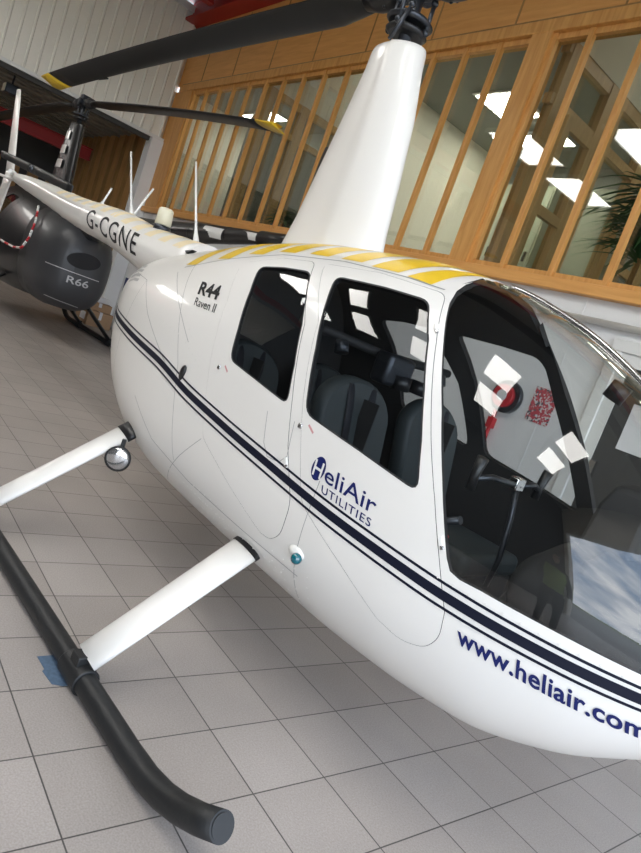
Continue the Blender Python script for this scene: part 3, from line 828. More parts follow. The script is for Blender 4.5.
# ---- seams
def seam(path, w=.0014, name='panel_seam', off=.0012, m='seam', both=True, parent=None):
    return ribbon(densify(path, .03, closed=False), w, off, name, M[m], parent or heli, both=both)
seam([(-.60, 1.495), (-.231, 1.60), (.143, 1.688), (.542, 1.722), (.915, 1.716), (1.085, 1.706)], w=.002)
seam([(-1.25, 1.38), (-.95, 1.36), (-.62, 1.20), (-.10, 1.0)])
seam([(-.95, 1.36), (-.90, .70), (-.82, .62)])
seam([(-.50, 1.52), (-.30, 1.32), (-.06, 1.06), (.05, .85), (.15, .66)])
seam([(-.62, 1.46), (-.22, 1.26), (-.05, 1.17)])
seam([(-.4, .80), (-.1, .67), (.3, .62), (1.1, .60)])
seam([(1.08, .95), (1.08, .56), (1.08, .45)])
seam([(.34, .83), (.2, .70), (.02, .52)])
for k in range(4): seam([(-1.42+.035*k, 1.40-.03*k), (-1.30+.035*k, 1.425-.03*k), (-1.2+.035*k, 1.43-.03*k)], w=.009, name='rear_vent', m='grille', off=.0018)

# ---- hinges and handles
def block_on(u, z, su, sv, h, m, name, parent, rot=0.0, side=-1, bev=.002):
    p, n = on_skin(u, z, 0); p2, _ = on_skin(u+.02, z, 0)
    t = (p2-p).normalized(); b = n.cross(t).normalized(); t = b.cross(n)
    if rot: R_ = Matrix.Rotation(rot, 3, n); t = R_@t; b = R_@b
    mb = MB(); mb.box((-su, -sv, -h*.4), (su, sv, h))
    o = mb.build(name, m, parent, bevel=bev)
    o.matrix_local = Matrix(((t.x, b.x, n.x, p.x), (t.y, b.y, n.y, p.y), (t.z, b.z, n.z, p.z), (0, 0, 0, 1)))
    return o
for (u, z, kd) in ((1.19, 1.565, 'f'), (1.567, .97, 'f'), (.560, 1.510, 'r'), (.895, .945, 'r')):
    block_on(u, z, .016, .007, .006, M['white_plain'], 'hinge', doors[kd, -1], rot=-1.0)
    block_on(u+.012, z-.014, .006, .005, .008, M['steel'], 'hinge_pin', doors[kd, -1], rot=-1.0, bev=.001)
for (u, z, kd) in ((.895, 1.085, 'f'), (.275, 1.135, 'r')):
    block_on(u, z, .010, .010, .006, M['steel'], 'door_lock', doors[kd, -1], bev=.004)
    block_on(u+.055, z+.008, .020, .004, .0015, M['pink'], 'small_red_marking', doors[kd, -1], rot=-.5, bev=.0005)
# latch pocket outline on rear door
seam([(.70, 1.075), (.745, .965), (.79, .925), (.86, .93), (.89, .965), (.86, 1.09)], w=.0013, name='latch_pocket_outline', both=False, parent=doors['r', -1])
# ---- fuel vent, navigation lamp
p, n = on_skin(.014, 1.034, 0)
v_ = MB().sphere((0, 0, 0), 1.0, (.020, .013, .040), 20).build('black_vent_scoop', M['black_metal'], heli); v_.location = p+n*.002; v_.rotation_euler = (0.1, 0.25, 0)
p, n = on_skin(1.10, .672, 0)
MB().sphere(p-n*.012+Vector((-.02, 0, .008)), 1.0, (.045, .034, .026)).build('lamp_fairing', M['white_plain'], heli)
MB().sphere(p+n*.014, .021).build('teal_navigation_lamp', M['teal'], heli)
MB().sphere(Vector((p.x, -p.y, p.z))+Vector((0, .014, 0)), .021).build('red_navigation_lamp', M['red'], heli)

# ---- lettering (built from the built-in font, laid on the skin)
def glyphs(text, offset=0.0, spacing=1.0, shear=0.0, res=5):
    c = bpy.data.curves.new('lettering', 'FONT'); c.body = text; c.size = 1.0; c.offset = offset; c.space_character = spacing; c.shear = shear
    c.resolution_u = res; c.fill_mode = 'FRONT' if hasattr(c, 'fill_mode') and False else c.fill_mode
    c.dimensions = '2D'; c.fill_mode = 'BOTH'
    o = bpy.data.objects.new('lettering', c); COL.objects.link(o)
    bpy.context.view_layer.update()
    dg = bpy.context.evaluated_depsgraph_get(); me = o.evaluated_get(dg).to_mesh()
    V = [v.co.copy() for v in me.vertices]; F = [tuple(p.vertices) for p in me.polygons]
    b_ = bmesh.new(); b_.from_mesh(me); bmesh.ops.remove_doubles(b_, verts=b_.verts, dist=1e-4); bmesh.ops.triangulate(b_, faces=b_.faces)
    for _ in range(4):
        le = [e for e in b_.edges if e.calc_length() > .16]
        if not le: break
        bmesh.ops.subdivide_edges(b_, edges=le, cuts=1); bmesh.ops.triangulate(b_, faces=b_.faces)
    b_.verts.index_update(); V = [v.co.copy() for v in b_.verts]; F = [tuple(v.index for v in f.verts) for f in b_.faces]; b_.free()
    o.evaluated_get(dg).to_mesh_clear(); bpy.data.objects.remove(o); bpy.data.curves.remove(c)
    return V, F
def letter_skin(name, text, quad, m, parent, capfrac=None, surf=None, extra=None, **kw):
    """quad: (u,z) of baseline start, baseline end, top end, top start (cap height line)"""
    V, F = glyphs(text, **kw)
    if extra: extra(V, F)
    x0 = min(v.x for v in V); x1 = max(v.x for v in V); h = capfrac or .70
    q = [np.array(p, float) for p in quad]; out = []
    for v in V:
        s_ = (v.x-x0)/(x1-x0); t = v.y/h
        r_ = q[0]*(1-s_)*(1-t)+q[1]*s_*(1-t)+q[2]*s_*t+q[3]*(1-s_)*t
        out.append(surf(r_[0], r_[1]) if surf else on_skin(r_[0], r_[1], .0028)[0])
    return raw(name, out, F, m, parent=parent)
letter_skin('type_lettering', 'R44', [(-.210, 1.392), (-.006, 1.398), (-.045, 1.462), (-.250, 1.452)], M['black_text'], heli, offset=.035)
letter_skin('type_subtitle_lettering', 'Raven II', [(-.175, 1.335), (.035, 1.338), (.015, 1.378), (-.197, 1.374)], M['black_text'], heli, offset=.004)
letter_skin('web_address_lettering', 'www.heliair.com', [(1.715, .728), (2.185, .712), (2.18, .765), (1.702, .778)], M['blue_text'], heli, offset=.022, spacing=1.04)
# HeliAir with serifs
def serif(V, F):
    pass
letter_skin('company_name_lettering', 'eliAir', [(1.098, .957), (1.333, .943), (1.325, .997), (1.085, 1.012)], M['blue_text'], doors['f', -1], offset=.006)
letter_skin('company_subtitle_lettering', 'UTILITIES', [(1.105, .918), (1.335, .902), (1.332, .928), (1.098, .944)], M['blue_text'], doors['f', -1], offset=.006, spacing=1.15)
def disc_on(u, z, ru, rz, name, m, parent, off=.0024, hole=None, rot=0.0):
    V = []; F = []; S = 32
    V.append(on_skin(u, z, off)[0])
    for i in range(S):
        a = 2*PI*i/S; V.append(on_skin(u+ru*math.cos(a), z+rz*math.sin(a), off)[0])
    for i in range(S): F.append((0, 1+i, 1+(i+1) % S))
    return raw(name, V, F, m, parent=parent)
emb = disc_on(1.055, .985, .032, .042, 'round_blue_emblem', M['blue_text'], doors['f', -1])
letter_skin('emblem_letter', 'H', [(1.036, .958), (1.080, .955), (1.076, 1.010), (1.030, 1.013)], M['white_plain'], emb, offset=.012, surf=lambda u, z: on_skin(u, z, .0036)[0])

# ---- tail cone
TC = [(-1.05, 1.50, .185), (-1.30, 1.52, .172), (-1.75, 1.545, .163), (-2.4, 1.625, .148), (-3.1, 1.665, .128), (-4.2, 1.768, .093), (-5.2, 1.845, .045), (-5.33, 1.852, .025)]
tcu = np.array([t[0] for t in TC][::-1]); tcz = np.array([t[1] for t in TC][::-1]); tcr = np.array([t[2] for t in TC][::-1])
def tc(u): return float(pchip(np.array([u]), tcu, tcz)[0]), float(pchip(np.array([u]), tcu, tcr)[0])
rings = []
for u in np.linspace(-1.05, -5.33, 40):
    z, r = tc(u); rings.append([(u, r*math.cos(a), z+r*math.sin(a)) for a in [2*PI*j/32 for j in range(32)]])
mb = MB(); mb.loft(rings)
for u in (-1.75, -2.3, -2.9, -3.5, -4.1, -4.7):
    z, r = tc(u); mb.loft([[(u+du, (r+dr)*math.cos(a), z+(r+dr)*math.sin(a)) for a in [2*PI*j/32 for j in range(32)]] for du, dr in ((-.008, .0), (-.006, .0015), (.006, .0015), (.008, 0))], cap=False)
tail = mb.build('tail_cone', M['white'], heli)
def on_tail(u, z):
    zc, r = tc(u); k = max(-1, min(1, (z-zc)/r)); return Vector((u, -math.sqrt(max(0, 1-k*k))*r-.003, z))
letter_skin('registration_lettering', 'G-CGNE', [(-2.72, 1.572), (-1.70, 1.474), (-1.725, 1.622), (-2.72, 1.712)], M['black_text'], tail, surf=on_tail, offset=.004, spacing=1.18, shear=-.1)
# faded yellow dashes along the top of the tail
for k in range(12):
    u0 = -3.6+.215*k; V = []; F = []; S = 8
    for i in range(4):
        u = u0+i*.035
        for j in range(S+1):
            a = math.radians(32)+math.radians(116)*j/S; uu = u+.10*math.sin((a))-.1
            z, r = tc(uu); V.append((uu, -r*math.cos(a)*1.0-0*a, z+(r+.002)*math.sin(a)))
    for i in range(3):
        for j in range(S): b_ = i*(S+1)+j; F.append((b_, b_+1, b_+S+2, b_+S+1))
    raw('tail_marking', V, F, M['cream_yellow'], parent=tail, smooth=True)
# blade-shaped fins, tail rotor
def wing(name, m, base, tip, cb, ct, th, parent, axis=(1, 0, 0), n=16):
    """aerofoil-like slab: chord along axis"""
    A = Vector(axis).normalized(); b0, t0 = Vector(base), Vector(tip); sp = (t0-b0).normalized(); nn = sp.cross(A).normalized(); R_ = []
    for k in range(9):
        t = k/8; c = b0.lerp(t0, t); ch = cb+(ct-cb)*t; tt = th*(1-.4*t)
        if k == 8: ch *= .85
        R_.append([c+A*(math.cos(a)*ch/2)+nn*(math.sin(a)*tt/2*(1+.35*math.cos(a))) for a in [2*PI*j/n for j in range(n)]])
    return MB().loft(R_).build(name, m, parent)
wing('upper_fin', M['white'], (-5.42, 0, 1.84), (-5.93, 0, 2.80), .30, .17, .035, heli)
wing('lower_fin', M['white'], (-5.46, 0, 1.84), (-5.62, 0, 1.10), .30, .20, .035, heli)
wing('horizontal_stabiliser', M['white'], (-5.25, 0, 1.82), (-5.25, -.55, 1.80), .28, .26, .03, heli)
MB().sphere((-5.36, -.0, 1.86), .06, (1.6, 1, 1)).tube([(-5.3, -.0, 1.86), (-5.0, -.12, 1.88)], .02).build('tail_gearbox', M['white_plain'], heli)
def bar(name, p, q, w, t, m, parent):
    return wing(name, m, p, q, w, w*.9, t, parent, axis=(Vector((0, 0, 1)).cross(Vector(q)-Vector(p))).cross(Vector(q)-Vector(p)) if False else (0.3, 0, 1))
tr_c = Vector((-3.95, -.24, 1.905))
tr = MB().sphere(tr_c, .035).build('tail_rotor_hub', M['hub'], heli)
wing('tail_rotor_blade', M['blade'], tr_c, tr_c+Vector((1.05, 0, -.10)), .075, .07, .02, heli, axis=(0, 0, 1))
wing('tail_rotor_blade', M['blade'], tr_c, tr_c+Vector((-1.05, 0, .10)), .075, .07, .02, heli, axis=(0, 0, 1))
# tail rings: beacon, whips
z_, r_ = tc(-1.76)
bc = MB().tube([(-1.76, 0, z_+r_-.01), (-1.76, 0, z_+r_+.025)], .060).build('beacon_base', M['hub'], tail)
MB().tube([(-1.765, 0, z_+r_+.025), (-1.775, 0, z_+r_+.135), (-1.776, 0, z_+r_+.145)], [.058, .052, .040], 24).build('beacon_lens', M['beacon'], bc)
def whip(b_, t_):
    b_, t_ = Vector(b_), Vector(t_); w_ = MB()
    w_.tube([b_-(t_-b_)*.02, b_.lerp(t_, .10), b_.lerp(t_, .16), t_], [.022, .012, .0085, .0075], 8); return w_.build('whip_aerial', M['white_plain'], tail)
whip((-2.29, 0, 1.765), (-2.61, 0, 2.222)); whip((-1.275, 0, 1.695), (-1.584, 0, 2.194))
whip((-2.31, .03, 1.765), (-2.27, .10, 2.00)); whip((-2.86, .0, 1.785), (-2.83, .03, 1.93))
sc = MB(); sc.prism([(-1.06, -.145, 1.600), (-1.0, -.165, 1.585), (-.93, -.17, 1.615)], (0.0, -.03, .0)); sc.build('cooling_scoop', M['black_metal'], tail)

# ---- mast fairing
secs = [(1.74, .0, .40, .16), (1.80, .0, .355, .135), (1.95, .005, .32, .125), (2.2, .01, .28, .117), (2.5, .012, .225, .108), (2.72, .0, .175, .10), (2.80, -.005, .166, .096), (2.822, -.006, .160, .091), (2.832, -.008, .13, .07)]
R_ = []
for z, c, a_, b_ in secs:
    R_.append([(c+a_*math.cos(t)*(1 if math.cos(t) > 0 else 1.06), b_*math.sin(t)*(1-.25*(1-math.cos(t))/2*(1 if math.cos(t) < 0 else 0)), z) for t in [2*PI*j/40 for j in range(40)]])
MB().loft(R_).build('mast_fairing', M['white'], heli)
# ---- rotor head
def rotor(parent, blade_rot=0.0):
    hb = empty('rotor_head', (0, 0, 0), blade_rot); hb.parent = parent
    mt = MB().tube([(0, 0, 2.80), (0, 0, 3.12)], .032, 20).build('mast', M['hub'], hb)
    MB().tube([(0, 0, 2.885), (0, 0, 2.90), (0, 0, 2.915)], [.085, .105, .09], 28).build('swashplate_lower', M['black_metal'], hb)
    MB().tube([(0, 0, 2.935), (0, 0, 2.95), (0, 0, 2.97)], [.10, .118, .095], 28).build('swashplate_upper', M['hub'], hb)
    for sx, sy in ((.095, .03), (-.095, -.03), (.03, -.10)):
        MB().tube([(sx, sy, 2.90), (sx*.95, sy, 3.06)], .011, 8).sphere((sx, sy, 2.91), .018).sphere((sx*.95, sy, 3.05), .018).build('pitch_link', M['hub'], hb)
    MB().tube([(.05, -.13, 2.80), (.09, -.10, 2.97)], .010, 8).sphere((.09, -.10, 2.97), .016).build('control_rod', M['hub'], hb)
    h_ = MB(); h_.tube([(-.02, -.10, 3.12), (-.02, .10, 3.12)], .045, 16).box((-.16, -.055, 3.075), (.16, .055, 3.155)).box((-.05, -.07, 3.10), (.05, .07, 3.22))
    h_.build('teetering_hub', M['hub'], hb, bevel=.012)
    for s_ in (-1, 1):
        g = MB(); g.tube([(s_*.13, 0, 3.115), (s_*.19, 0, 3.11), (s_*.27, 0, 3.105), (s_*.36, 0, 3.10)], [.062, .075, .070, .05], 20)
        for j in range(10):
            a = 2*PI*j/10; g.sphere((s_*.20, .070*math.cos(a), 3.108+.070*math.sin(a)), .010, seg=8)
        g.build('blade_grip', M['black_metal'], hb)
        R2 = []; tipR = []
        for r in list(np.linspace(.30, .75, 6))+list(np.linspace(.9, 4.66, 20)):
            z = 3.10-.165*r/5.03-.10*(r/5.03)**2.6
            ch = .10+(.254-.10)*min(1, max(0, (r-.30)/.35))
            R2.append([(s_*r, ch/2*math.cos(t)+.004, z+.017*math.sin(t)*(1+.5*math.cos(t))*(1 if ch > .2 else 1.4)) for t in [2*PI*j/20 for j in range(20)]])
        bl = MB().loft(R2).build('rotor_blade', M['blade'], hb)
        R3 = []
        for r, dz in ((4.66, 0), (4.80, 0), (4.96, 0)):
            z = 3.10-.165*r/5.03-.10*(r/5.03)**2.6; R3.append([(s_*(r-(.10 if (r > 4.9 and math.cos(t)*s_ > .0) else 0)), .127*math.cos(t)*(.99)+.004, z+.0171*math.sin(t)*(1+.5*math.cos(t))) for t in [2*PI*j/20 for j in range(20)]])
        MB().loft(R3).build('yellow_blade_tip', M['yellow'], bl)
        MB().box((min(s_*3.85, s_*4.05), .118 if s_ < 0 else -.138, 2.905), (max(s_*3.85, s_*4.05), .138 if s_ < 0 else -.118, 2.915)).build('trim_tab', M['blade'], bl)
    return hb
rotor(heli)

# ---- skids and struts
for sd in (-1, 1):
    y = sd*1.09
    path = [(-1.55, y, .17), (-1.42, y, .10), (-1.28, y, .058), (-1.1, y, .046), (1.15, y, .046), (1.27, y, .052), (1.36, y, .070), (1.44, y, .098), (1.52, y, .137), (1.60, y, .185)]
    sk = MB().tube(path, .0395, 24).build('skid', M['skid'], heli)
    MB().tube([(1.598, y, .1838), (1.602, y, .186)], .033, 24).build('end_plug', M['skid'], sk)
    for ux in (.745, -.52):
        MB().tube([(ux-.07, y, .046), (ux+.07, y, .046)], .049, 24).box((ux-.03, y-.03, .06), (ux+.03, y+.03, .12)).build('strut_clamp', M['skid'], sk, bevel=.004)
    for (u0, u1, z0, v0) in ((.775, .745, .545, .565), (-.44, -.53, .585, .53)):
        b0 = Vector((u0, sd*v0, z0)); b1 = Vector((u1, sd*1.075, .10))
        dirn = (b1-b0).normalized(); A = Vector((1, 0, 0)); A = (A-dirn*A.dot(dirn)).normalized(); nn = dirn.cross(A)
        R_ = []
        for t in (0, .25, .5, .75, 1.0):
            c = b0.lerp(b1, t); ch = .080-.010*t
            R_.append([c+A*(math.cos(a)*ch)+nn*(math.sin(a)*.026) for a in [2*PI*j/24 for j in range(24)]])
        sp_ = MB().loft(R_).build('strut', M['white'], heli)
        b00 = b0-dirn*.05
        MB().loft([[c+A*(math.cos(a)*.084)+nn*(math.sin(a)*.030) for a in [2*PI*j/24 for j in range(24)]] for c in (b00, b0+dirn*.015)]).build('black_strut_boot', M['black_metal'], sp_)
ll = empty('landing_lamp', (-.335, -.585, .475)); ll.parent = heli
MB().loft([[(x_, r*math.cos(a), r*math.sin(a)) for a in [2*PI*j/24 for j in range(24)]] for x_, r in ((-.07, .02), (-.05, .045), (-.02, .062), (.012, .066), (.012, .058))]).build('lamp_shell', M['black_metal'], ll)
MB().sphere((.008, 0, 0), .058, (.28, 1, 1)).build('lamp_lens', M['lens'], ll)
MB().box((-.03, -.01, .055), (-.01, .01, .10)).build('lamp_bracket', M['black_metal'], ll)
ll.rotation_euler = (0, 0, math.radians(-38))

# ---- cabin
def vskin(u, z, inset): return abs(float(spt([u], [a_of(u, z)])[0][1]))-inset
us_ = list(np.linspace(-.16, 1.95, 16))
MB().prism([(u, -vskin(u, .53, .035), .51) for u in us_]+[(u, vskin(u, .53, .035), .51) for u in reversed(us_)], (0, 0, .02)).build('cabin_floor', M['inner'], heli)
zs_ = list(np.linspace(.47, 1.73, 24))
MB().prism([(-.19, -vskin(-.19, z, .035), z) for z in zs_]+[(-.19, vskin(-.19, z, .035), z) for z in reversed(zs_)], (.02, 0, 0)).build('firewall', M['inner'], heli)
for kd_, outl in (('f', DOOR_F), ('r', DOOR_R)):
    for sd in (-1, 1):
        lp = densify(outl, .04); ribbon(lp+[lp[0]], .016, -.0235, 'gap_light_block', M['inner'], doors[kd_, sd], side=sd)  # dark strip added behind the door gap to block light coming through
def seat(u, v, zc, back, sc=1.0, belt=True):
    r = empty('seat', (u, v, 0)); r.parent = heli
    MB().box((-.20, -.22, .52), (.26, .22, zc-.08)).build('seat_box', M['inner'], r, bevel=.01)
    MB().box((-.22, -.22, zc-.08), (.28, .22, zc+.02)).build('seat_cushion', M['seat'], r, bevel=.035, seg=4)
    b_ = MB(); n = 18; H = back
    pr = []
    for a in np.linspace(0, PI, 13): pr.append((-math.cos(a)*.205, H-.14+.14*math.sin(a)))
    prof_ = [(.205, 0), (-.205, 0)]
    outline = [(-.19, 0)]+[(x_, z__) for x_, z__ in pr]+[(.19, 0)]
    R3 = [[Vector((-.20-.22*z__/H*.5+dx, x_*k, zc+.02+z__*k2)) for x_, z__ in outline] for dx, k, k2 in ((-.045, .93, .97), (-.025, 1, 1), (.02, 1, 1), (.045, .93, .97))]
    b_.loft(R3).build('backrest', M['seat'], r)
    MB().box((-.235, -.002, zc+.06), (-.15, .002, zc+H*.9)).build('backrest_seam', M['inner'], r)
    if belt:
        MB().tube([(-.33, .07, zc+H+.0), (-.265, .068, zc+H-.01), (-.235, .06, zc+H-.10), (-.205, .03, zc+.26), (-.16, -.04, zc+.06)], .022, 8, flat=((0, 1, 0), .25)).build('seat_belt', M['belt'], r)
        MB().tube([(-.33, -.07, zc+H+.0), (-.265, -.068, zc+H-.01), (-.235, -.065, zc+H-.10), (-.205, -.06, zc+.26)], .022, 8, flat=((0, 1, 0), .25)).build('seat_belt', M['belt'], r)
        MB().box((-.14, -.03, zc+.03), (-.11, .03, zc+.08)).build('belt_buckle', M['steel'], r, bevel=.005)
    return r
seat(1.05, -.27, .78, .50); seat(1.05, .27, .78, .50)
seat(.28, -.27, .82, .42); seat(.28, .27, .82, .42)
MB().tube([(.58, -.52, 1.44), (.60, 0, 1.42), (.58, .52, 1.44)], .020, 12).build('cabin_cross_bar', M['inner'], heli)
MB().box((.62, -.09, 1.30), (.72, .09, 1.44)).build('belt_reel_housing', M['hub'], heli, bevel=.02)
MB().tube([(.66, -.35, 1.415), (.68, -.35, 1.37)], .03, 12).tube([(.66, .35, 1.415), (.68, .35, 1.37)], .03, 12).build('belt_reel', M['hub'], heli)
# headset hanging from the bar
MB().tube([(.72, .16, 1.36), (.72, .155, 1.30)], .045, 16).tube([(.72, .02, 1.36), (.72, .025, 1.30)], .045, 16).build('headset', M['black_metal'], heli)
# centre console and instrument pedestal
MB().loft([[(1.50+dx, -.13*k, z), (1.50+dx+.35*kk, -.13*k, z), (1.50+dx+.35*kk, .13*k, z), (1.50+dx, .13*k, z)] for z, dx, k, kk in ((.50, .0, 1.0, 1.2), (.75, .07, 1, 1.0), (.95, .16, 1, .75), (1.0, .17, 1.0, .7))], smooth=False).build('console', M['inner'], heli, bevel=.01)
pn = MB().loft([[(1.80+dx, -w_, z), (2.0+dx*.4, -w_*.7, z), (2.0+dx*.4, w_*.7, z), (1.80+dx, w_, z)] for z, w_, dx in ((.86, .18, 0), (.90, .24, .01), (1.04, .24, .03), (1.10, .20, .06))], smooth=False).build('instrument_panel', M['inner'], heli, bevel=.02)
for (y_, z__) in ((-.17, 1.0), (-.06, 1.0), (.06, 1.0), (.17, 1.0), (-.12, .92), (0, .92), (.12, .92)):
    MB().tube([(1.82, y_, z__), (1.80, y_, z__)], .036, 20).build('instrument', M['hub'], pn)
# dark glare shield over the nose
g_ = []
for u, hw, zt_, zb_ in ((1.66, .27, 1.00, .88), (1.70, .30, 1.05, .80), (1.85, .31, 1.10, .75), (2.0, .28, 1.07, .75), (2.14, .20, .99, .78), (2.24, .10, .92, .82)):
    g_.append([(u, hw*math.cos(t), zb_+(zt_-zb_)*math.sin(t)**.7) for t in [PI*j/20 for j in range(21)]])
MB().loft(g_, smooth=True).build('glare_shield', M['inner'], heli)
MB().loft([[(1.76+.04*k, -w_, z), (1.93, -w_, z), (1.93, w_, z), (1.76+.04*k, w_, z)] for z, w_, k in ((1.0, .17, 0), (1.22, .17, .5), (1.29, .15, 1), (1.31, .11, 2))], smooth=False).build('upper_console', M['inner'], heli, bevel=.015)
# cyclic stick with tee bar
cy = empty('cyclic_stick', (1.46, 0, 0)); cy.parent = heli
MB().tube([(.0, 0, .75), (.01, 0, .86), (-.01, 0, 1.02), (-.035, 0, 1.14)], .011, 10).build('column', M['hub'], cy)
MB().tube([(-.03, 0, 1.14), (-.05, -.16, 1.15), (-.07, -.24, 1.13)], .011, 10).tube([(-.03, 0, 1.14), (-.05, .16, 1.15), (-.07, .24, 1.13)], .011, 10).build('tee_bar', M['hub'], cy)
for s_ in (-1, 1):
    MB().tube([(-.07, s_*.24, 1.09), (-.07, s_*.245, 1.14), (-.06, s_*.25, 1.21)], [.018, .017, .021], 12).build('grip', M['black_metal'], cy)
MB().box((-.06, -.03, 1.12), (-.02, .03, 1.17)).build('pivot_block', M['steel'], cy, bevel=.006)
cl2 = MB().tube([(.85, -.02, .72), (1.15, -.03, .86), (1.28, -.03, .93)], [.012, .012, .018], 10).build('collective_lever', M['hub'], heli)
MB().box((1.20, -.06, .80), (1.25, -.01, .85)).build('red_tag', M['red'], cl2, bevel=.006)
for s_ in (-.36, -.18, .18, .36):
    MB().box((1.82, s_-.035, .58), (1.835, s_+.035, .68)).tube([(1.825, s_, .52), (1.828, s_, .60)], .008, 8).build('pedal', M['hub'], heli)
# compass bracket on the windscreen
MB().tube([(1.64, 0, 1.60), (1.62, 0, 1.54)], .035, 16).build('compass', M['black_metal'], heli)
# dark frame round the far door windows and along the windscreen base, on the inside
for nm, pts_ in (('door_post_frame', [(1.12, 1.70), (1.22, 1.50), (1.36, 1.28), (1.48, 1.08), (1.60, .90)]),):
    for sd in (1,):
        ribbon(densify(pts_, .03, closed=False), .034, -.028, nm, M['inner'], heli, side=1)
#BLACK
# ================================================================== DARK HELICOPTER BEHIND
SC = 1.10
dk = empty('helicopter', (-8.85, 2.08, 0), PI+math.radians(3.0))
dk.scale = (SC, SC, SC)
tag(dk, 'black helicopter with a charcoal engine cowl parked beyond the tail of the white one', 'helicopter')
swap = {'white_paint': M['r66_black'], 'white_enamel': M['r66_black'], 'yellow_paint': M['yellow'], 'dark_cabin_lining': M['inner']}
def clone(o, parent):
    c = o.copy(); COL.objects.link(c); c.parent = parent
    if o.type == 'MESH':
        for i, s_ in enumerate(c.material_slots):
            mm = s_.material
            if mm and mm.name in swap:
                s_.link = 'OBJECT'; s_.material = swap[mm.name]
    return c
keep = ('fuselage', 'front_door', 'rear_door', 'windscreen', 'tail_cone', 'mast_fairing', 'rotor_head', 'skid', 'strut', 'firewall', 'horizontal_stabiliser', 'lower_fin')
subkeep = ('window', 'windscreen_bow', 'rotor_blade', 'yellow_blade_tip', 'teetering_hub', 'mast', 'swashplate_lower', 'swashplate_upper', 'blade_grip', 'pitch_link', 'strut_clamp', 'window_seal')
base = lambda o: o.name.split('.')[0]
allobs = list(COL.objects)
kids = lambda p: [q for q in allobs if q.parent == p]
for ch in kids(heli):
    if base(ch) in keep:
        c = clone(ch, dk)
        if base(ch) == 'rotor_head': c.rotation_euler = (0, math.radians(.2), math.radians(2.4)); c.scale = (.94, .94, 1.0)
        for g in kids(ch):
            if base(g) in subkeep:
                d = clone(g, c)
                for gg in kids(g):
                    if base(gg) in subkeep: clone(gg, d)
# charcoal engine cowl closing the rear end of the cabin
R_ = []
for u, w_, z0, z1 in ((-.80, .525, .42, 1.66), (-1.05, .50, .41, 1.62), (-1.30, .46, .43, 1.57), (-1.48, .41, .47, 1.51), (-1.60, .34, .54, 1.45), (-1.67, .25, .64, 1.37), (-1.70, .12, .80, 1.2)):
    R_.append([(u, w_*math.copysign(abs(math.cos(t))**.7, math.cos(t)), (z0+z1)/2+(z1-z0)/2*math.copysign(abs(math.sin(t))**.75, math.sin(t))) for t in [2*PI*j/40 for j in range(40)]])
cwl = MB().loft(R_).build('engine_cowl', M['r66_grey'], dk)
from mathutils.bvhtree import BVHTree
bv = BVHTree.FromPolygons([v.co.copy() for v in cwl.data.vertices], [tuple(p.vertices) for p in cwl.data.polygons])
def on_cowl(v, z, off=.004):
    h = bv.ray_cast(Vector((-4.0, v, z)), Vector((1, 0, 0)))
    if h[0] is None: return Vector((-1.5, v, z))
    n_ = h[1] if h[1].x < 0 else -h[1]
    return h[0]+n_*off
V = [on_cowl(.03, 1.105, .006)]; F = []
for rr in (.33, .66, 1.0):
    for i in range(40):
        a = 2*PI*i/40; V.append(on_cowl(.03+.205*rr*math.cos(a), 1.105+.10*rr*math.sin(a)-.02*rr*math.cos(a), .006))
for i in range(40):
    F.append((0, 1+i, 1+(i+1) % 40))
    for k in range(2): F.append((1+40*k+i, 41+40*k+i, 41+40*k+(i+1) % 40, 1+40*k+(i+1) % 40))
raw('air_intake', V, F, M['cloth_black'], parent=cwl)
V2, F2 = glyphs('R66', offset=.012); x0 = min(v.x for v in V2); x1 = max(v.x for v in V2)
raw('type_lettering', [on_cowl(.17-.27*(v.x-x0)/(x1-x0), .80+.085*v.y/.7, .008) for v in V2], F2, M['r66_silver'], parent=cwl)
for (va, za, vb, zb_) in ((.40, .945, -.22, .925), (.30, .56, -.10, .53)):
    V = []; F = []
    for i in range(25):
        t = i/24
        for s_ in (-1, 1): V.append(on_cowl(va+(vb-va)*t, za+(zb_-za)*t+.005*s_, .006))
    for i in range(24): F.append((2*i, 2*i+1, 2*i+3, 2*i+2))
    raw('silver_line', V, F, M['r66_silver'], parent=cwl)
# white squares up the mast fairing's edge and on the tail
mf = [q for q in COL.objects if q.parent == dk and base(q) == 'mast_fairing'][0]
for k in range(3):
    z = 2.18+.20*k; a_ = float(np.interp(z, [1.95, 2.2, 2.5, 2.75], [.32, .28, .225, .175]))
    V = []; F = []
    for j in range(9):
        t = .72+1.25*j/8
        for z2 in (z, z+.115):
            s2 = np.interp(z2, [1.95, 2.2, 2.5, 2.72], [.32, .28, .225, .175]); b2 = np.interp(z2, [1.95, 2.2, 2.5, 2.72], [.125, .117, .108, .10])
            V.append(((s2+.004)*math.cos(t)+.008, (b2+.004)*math.sin(t), z2))
    for j in range(8): F.append((2*j, 2*j+2, 2*j+3, 2*j+1))
    raw('white_square', V, F, M['white_plain'], parent=mf, smooth=True)
tl = [q for q in COL.objects if q.parent == dk and base(q) == 'tail_cone'][0]
for (u_, du) in ((-4.52, .17), (-5.10, .16)):
    zc, r = tc(u_)
    V = []; F = []
    for i in range(7):
        a = math.radians(-35+70*i/6)
        for uu in (u_-du, u_+du): V.append((uu, (r+.003)*math.cos(a), zc+(r+.003)*math.sin(a)))
    for i in range(6): F.append((2*i, 2*i+1, 2*i+3, 2*i+2))
    raw('white_square', V, F, M['white_plain'], parent=tl, smooth=True)
wing('tail_fin', M['r66_black'], (-5.70, 0, 1.75), (-5.69, 0, 2.62), .26, .16, .04, dk)
MB().tube([(-5.2, 0, 1.84), (-5.5, 0, 1.86), (-5.85, 0, 1.87)], [.07, .06, .03], 16).build('tail_gearbox', M['r66_black'], dk)
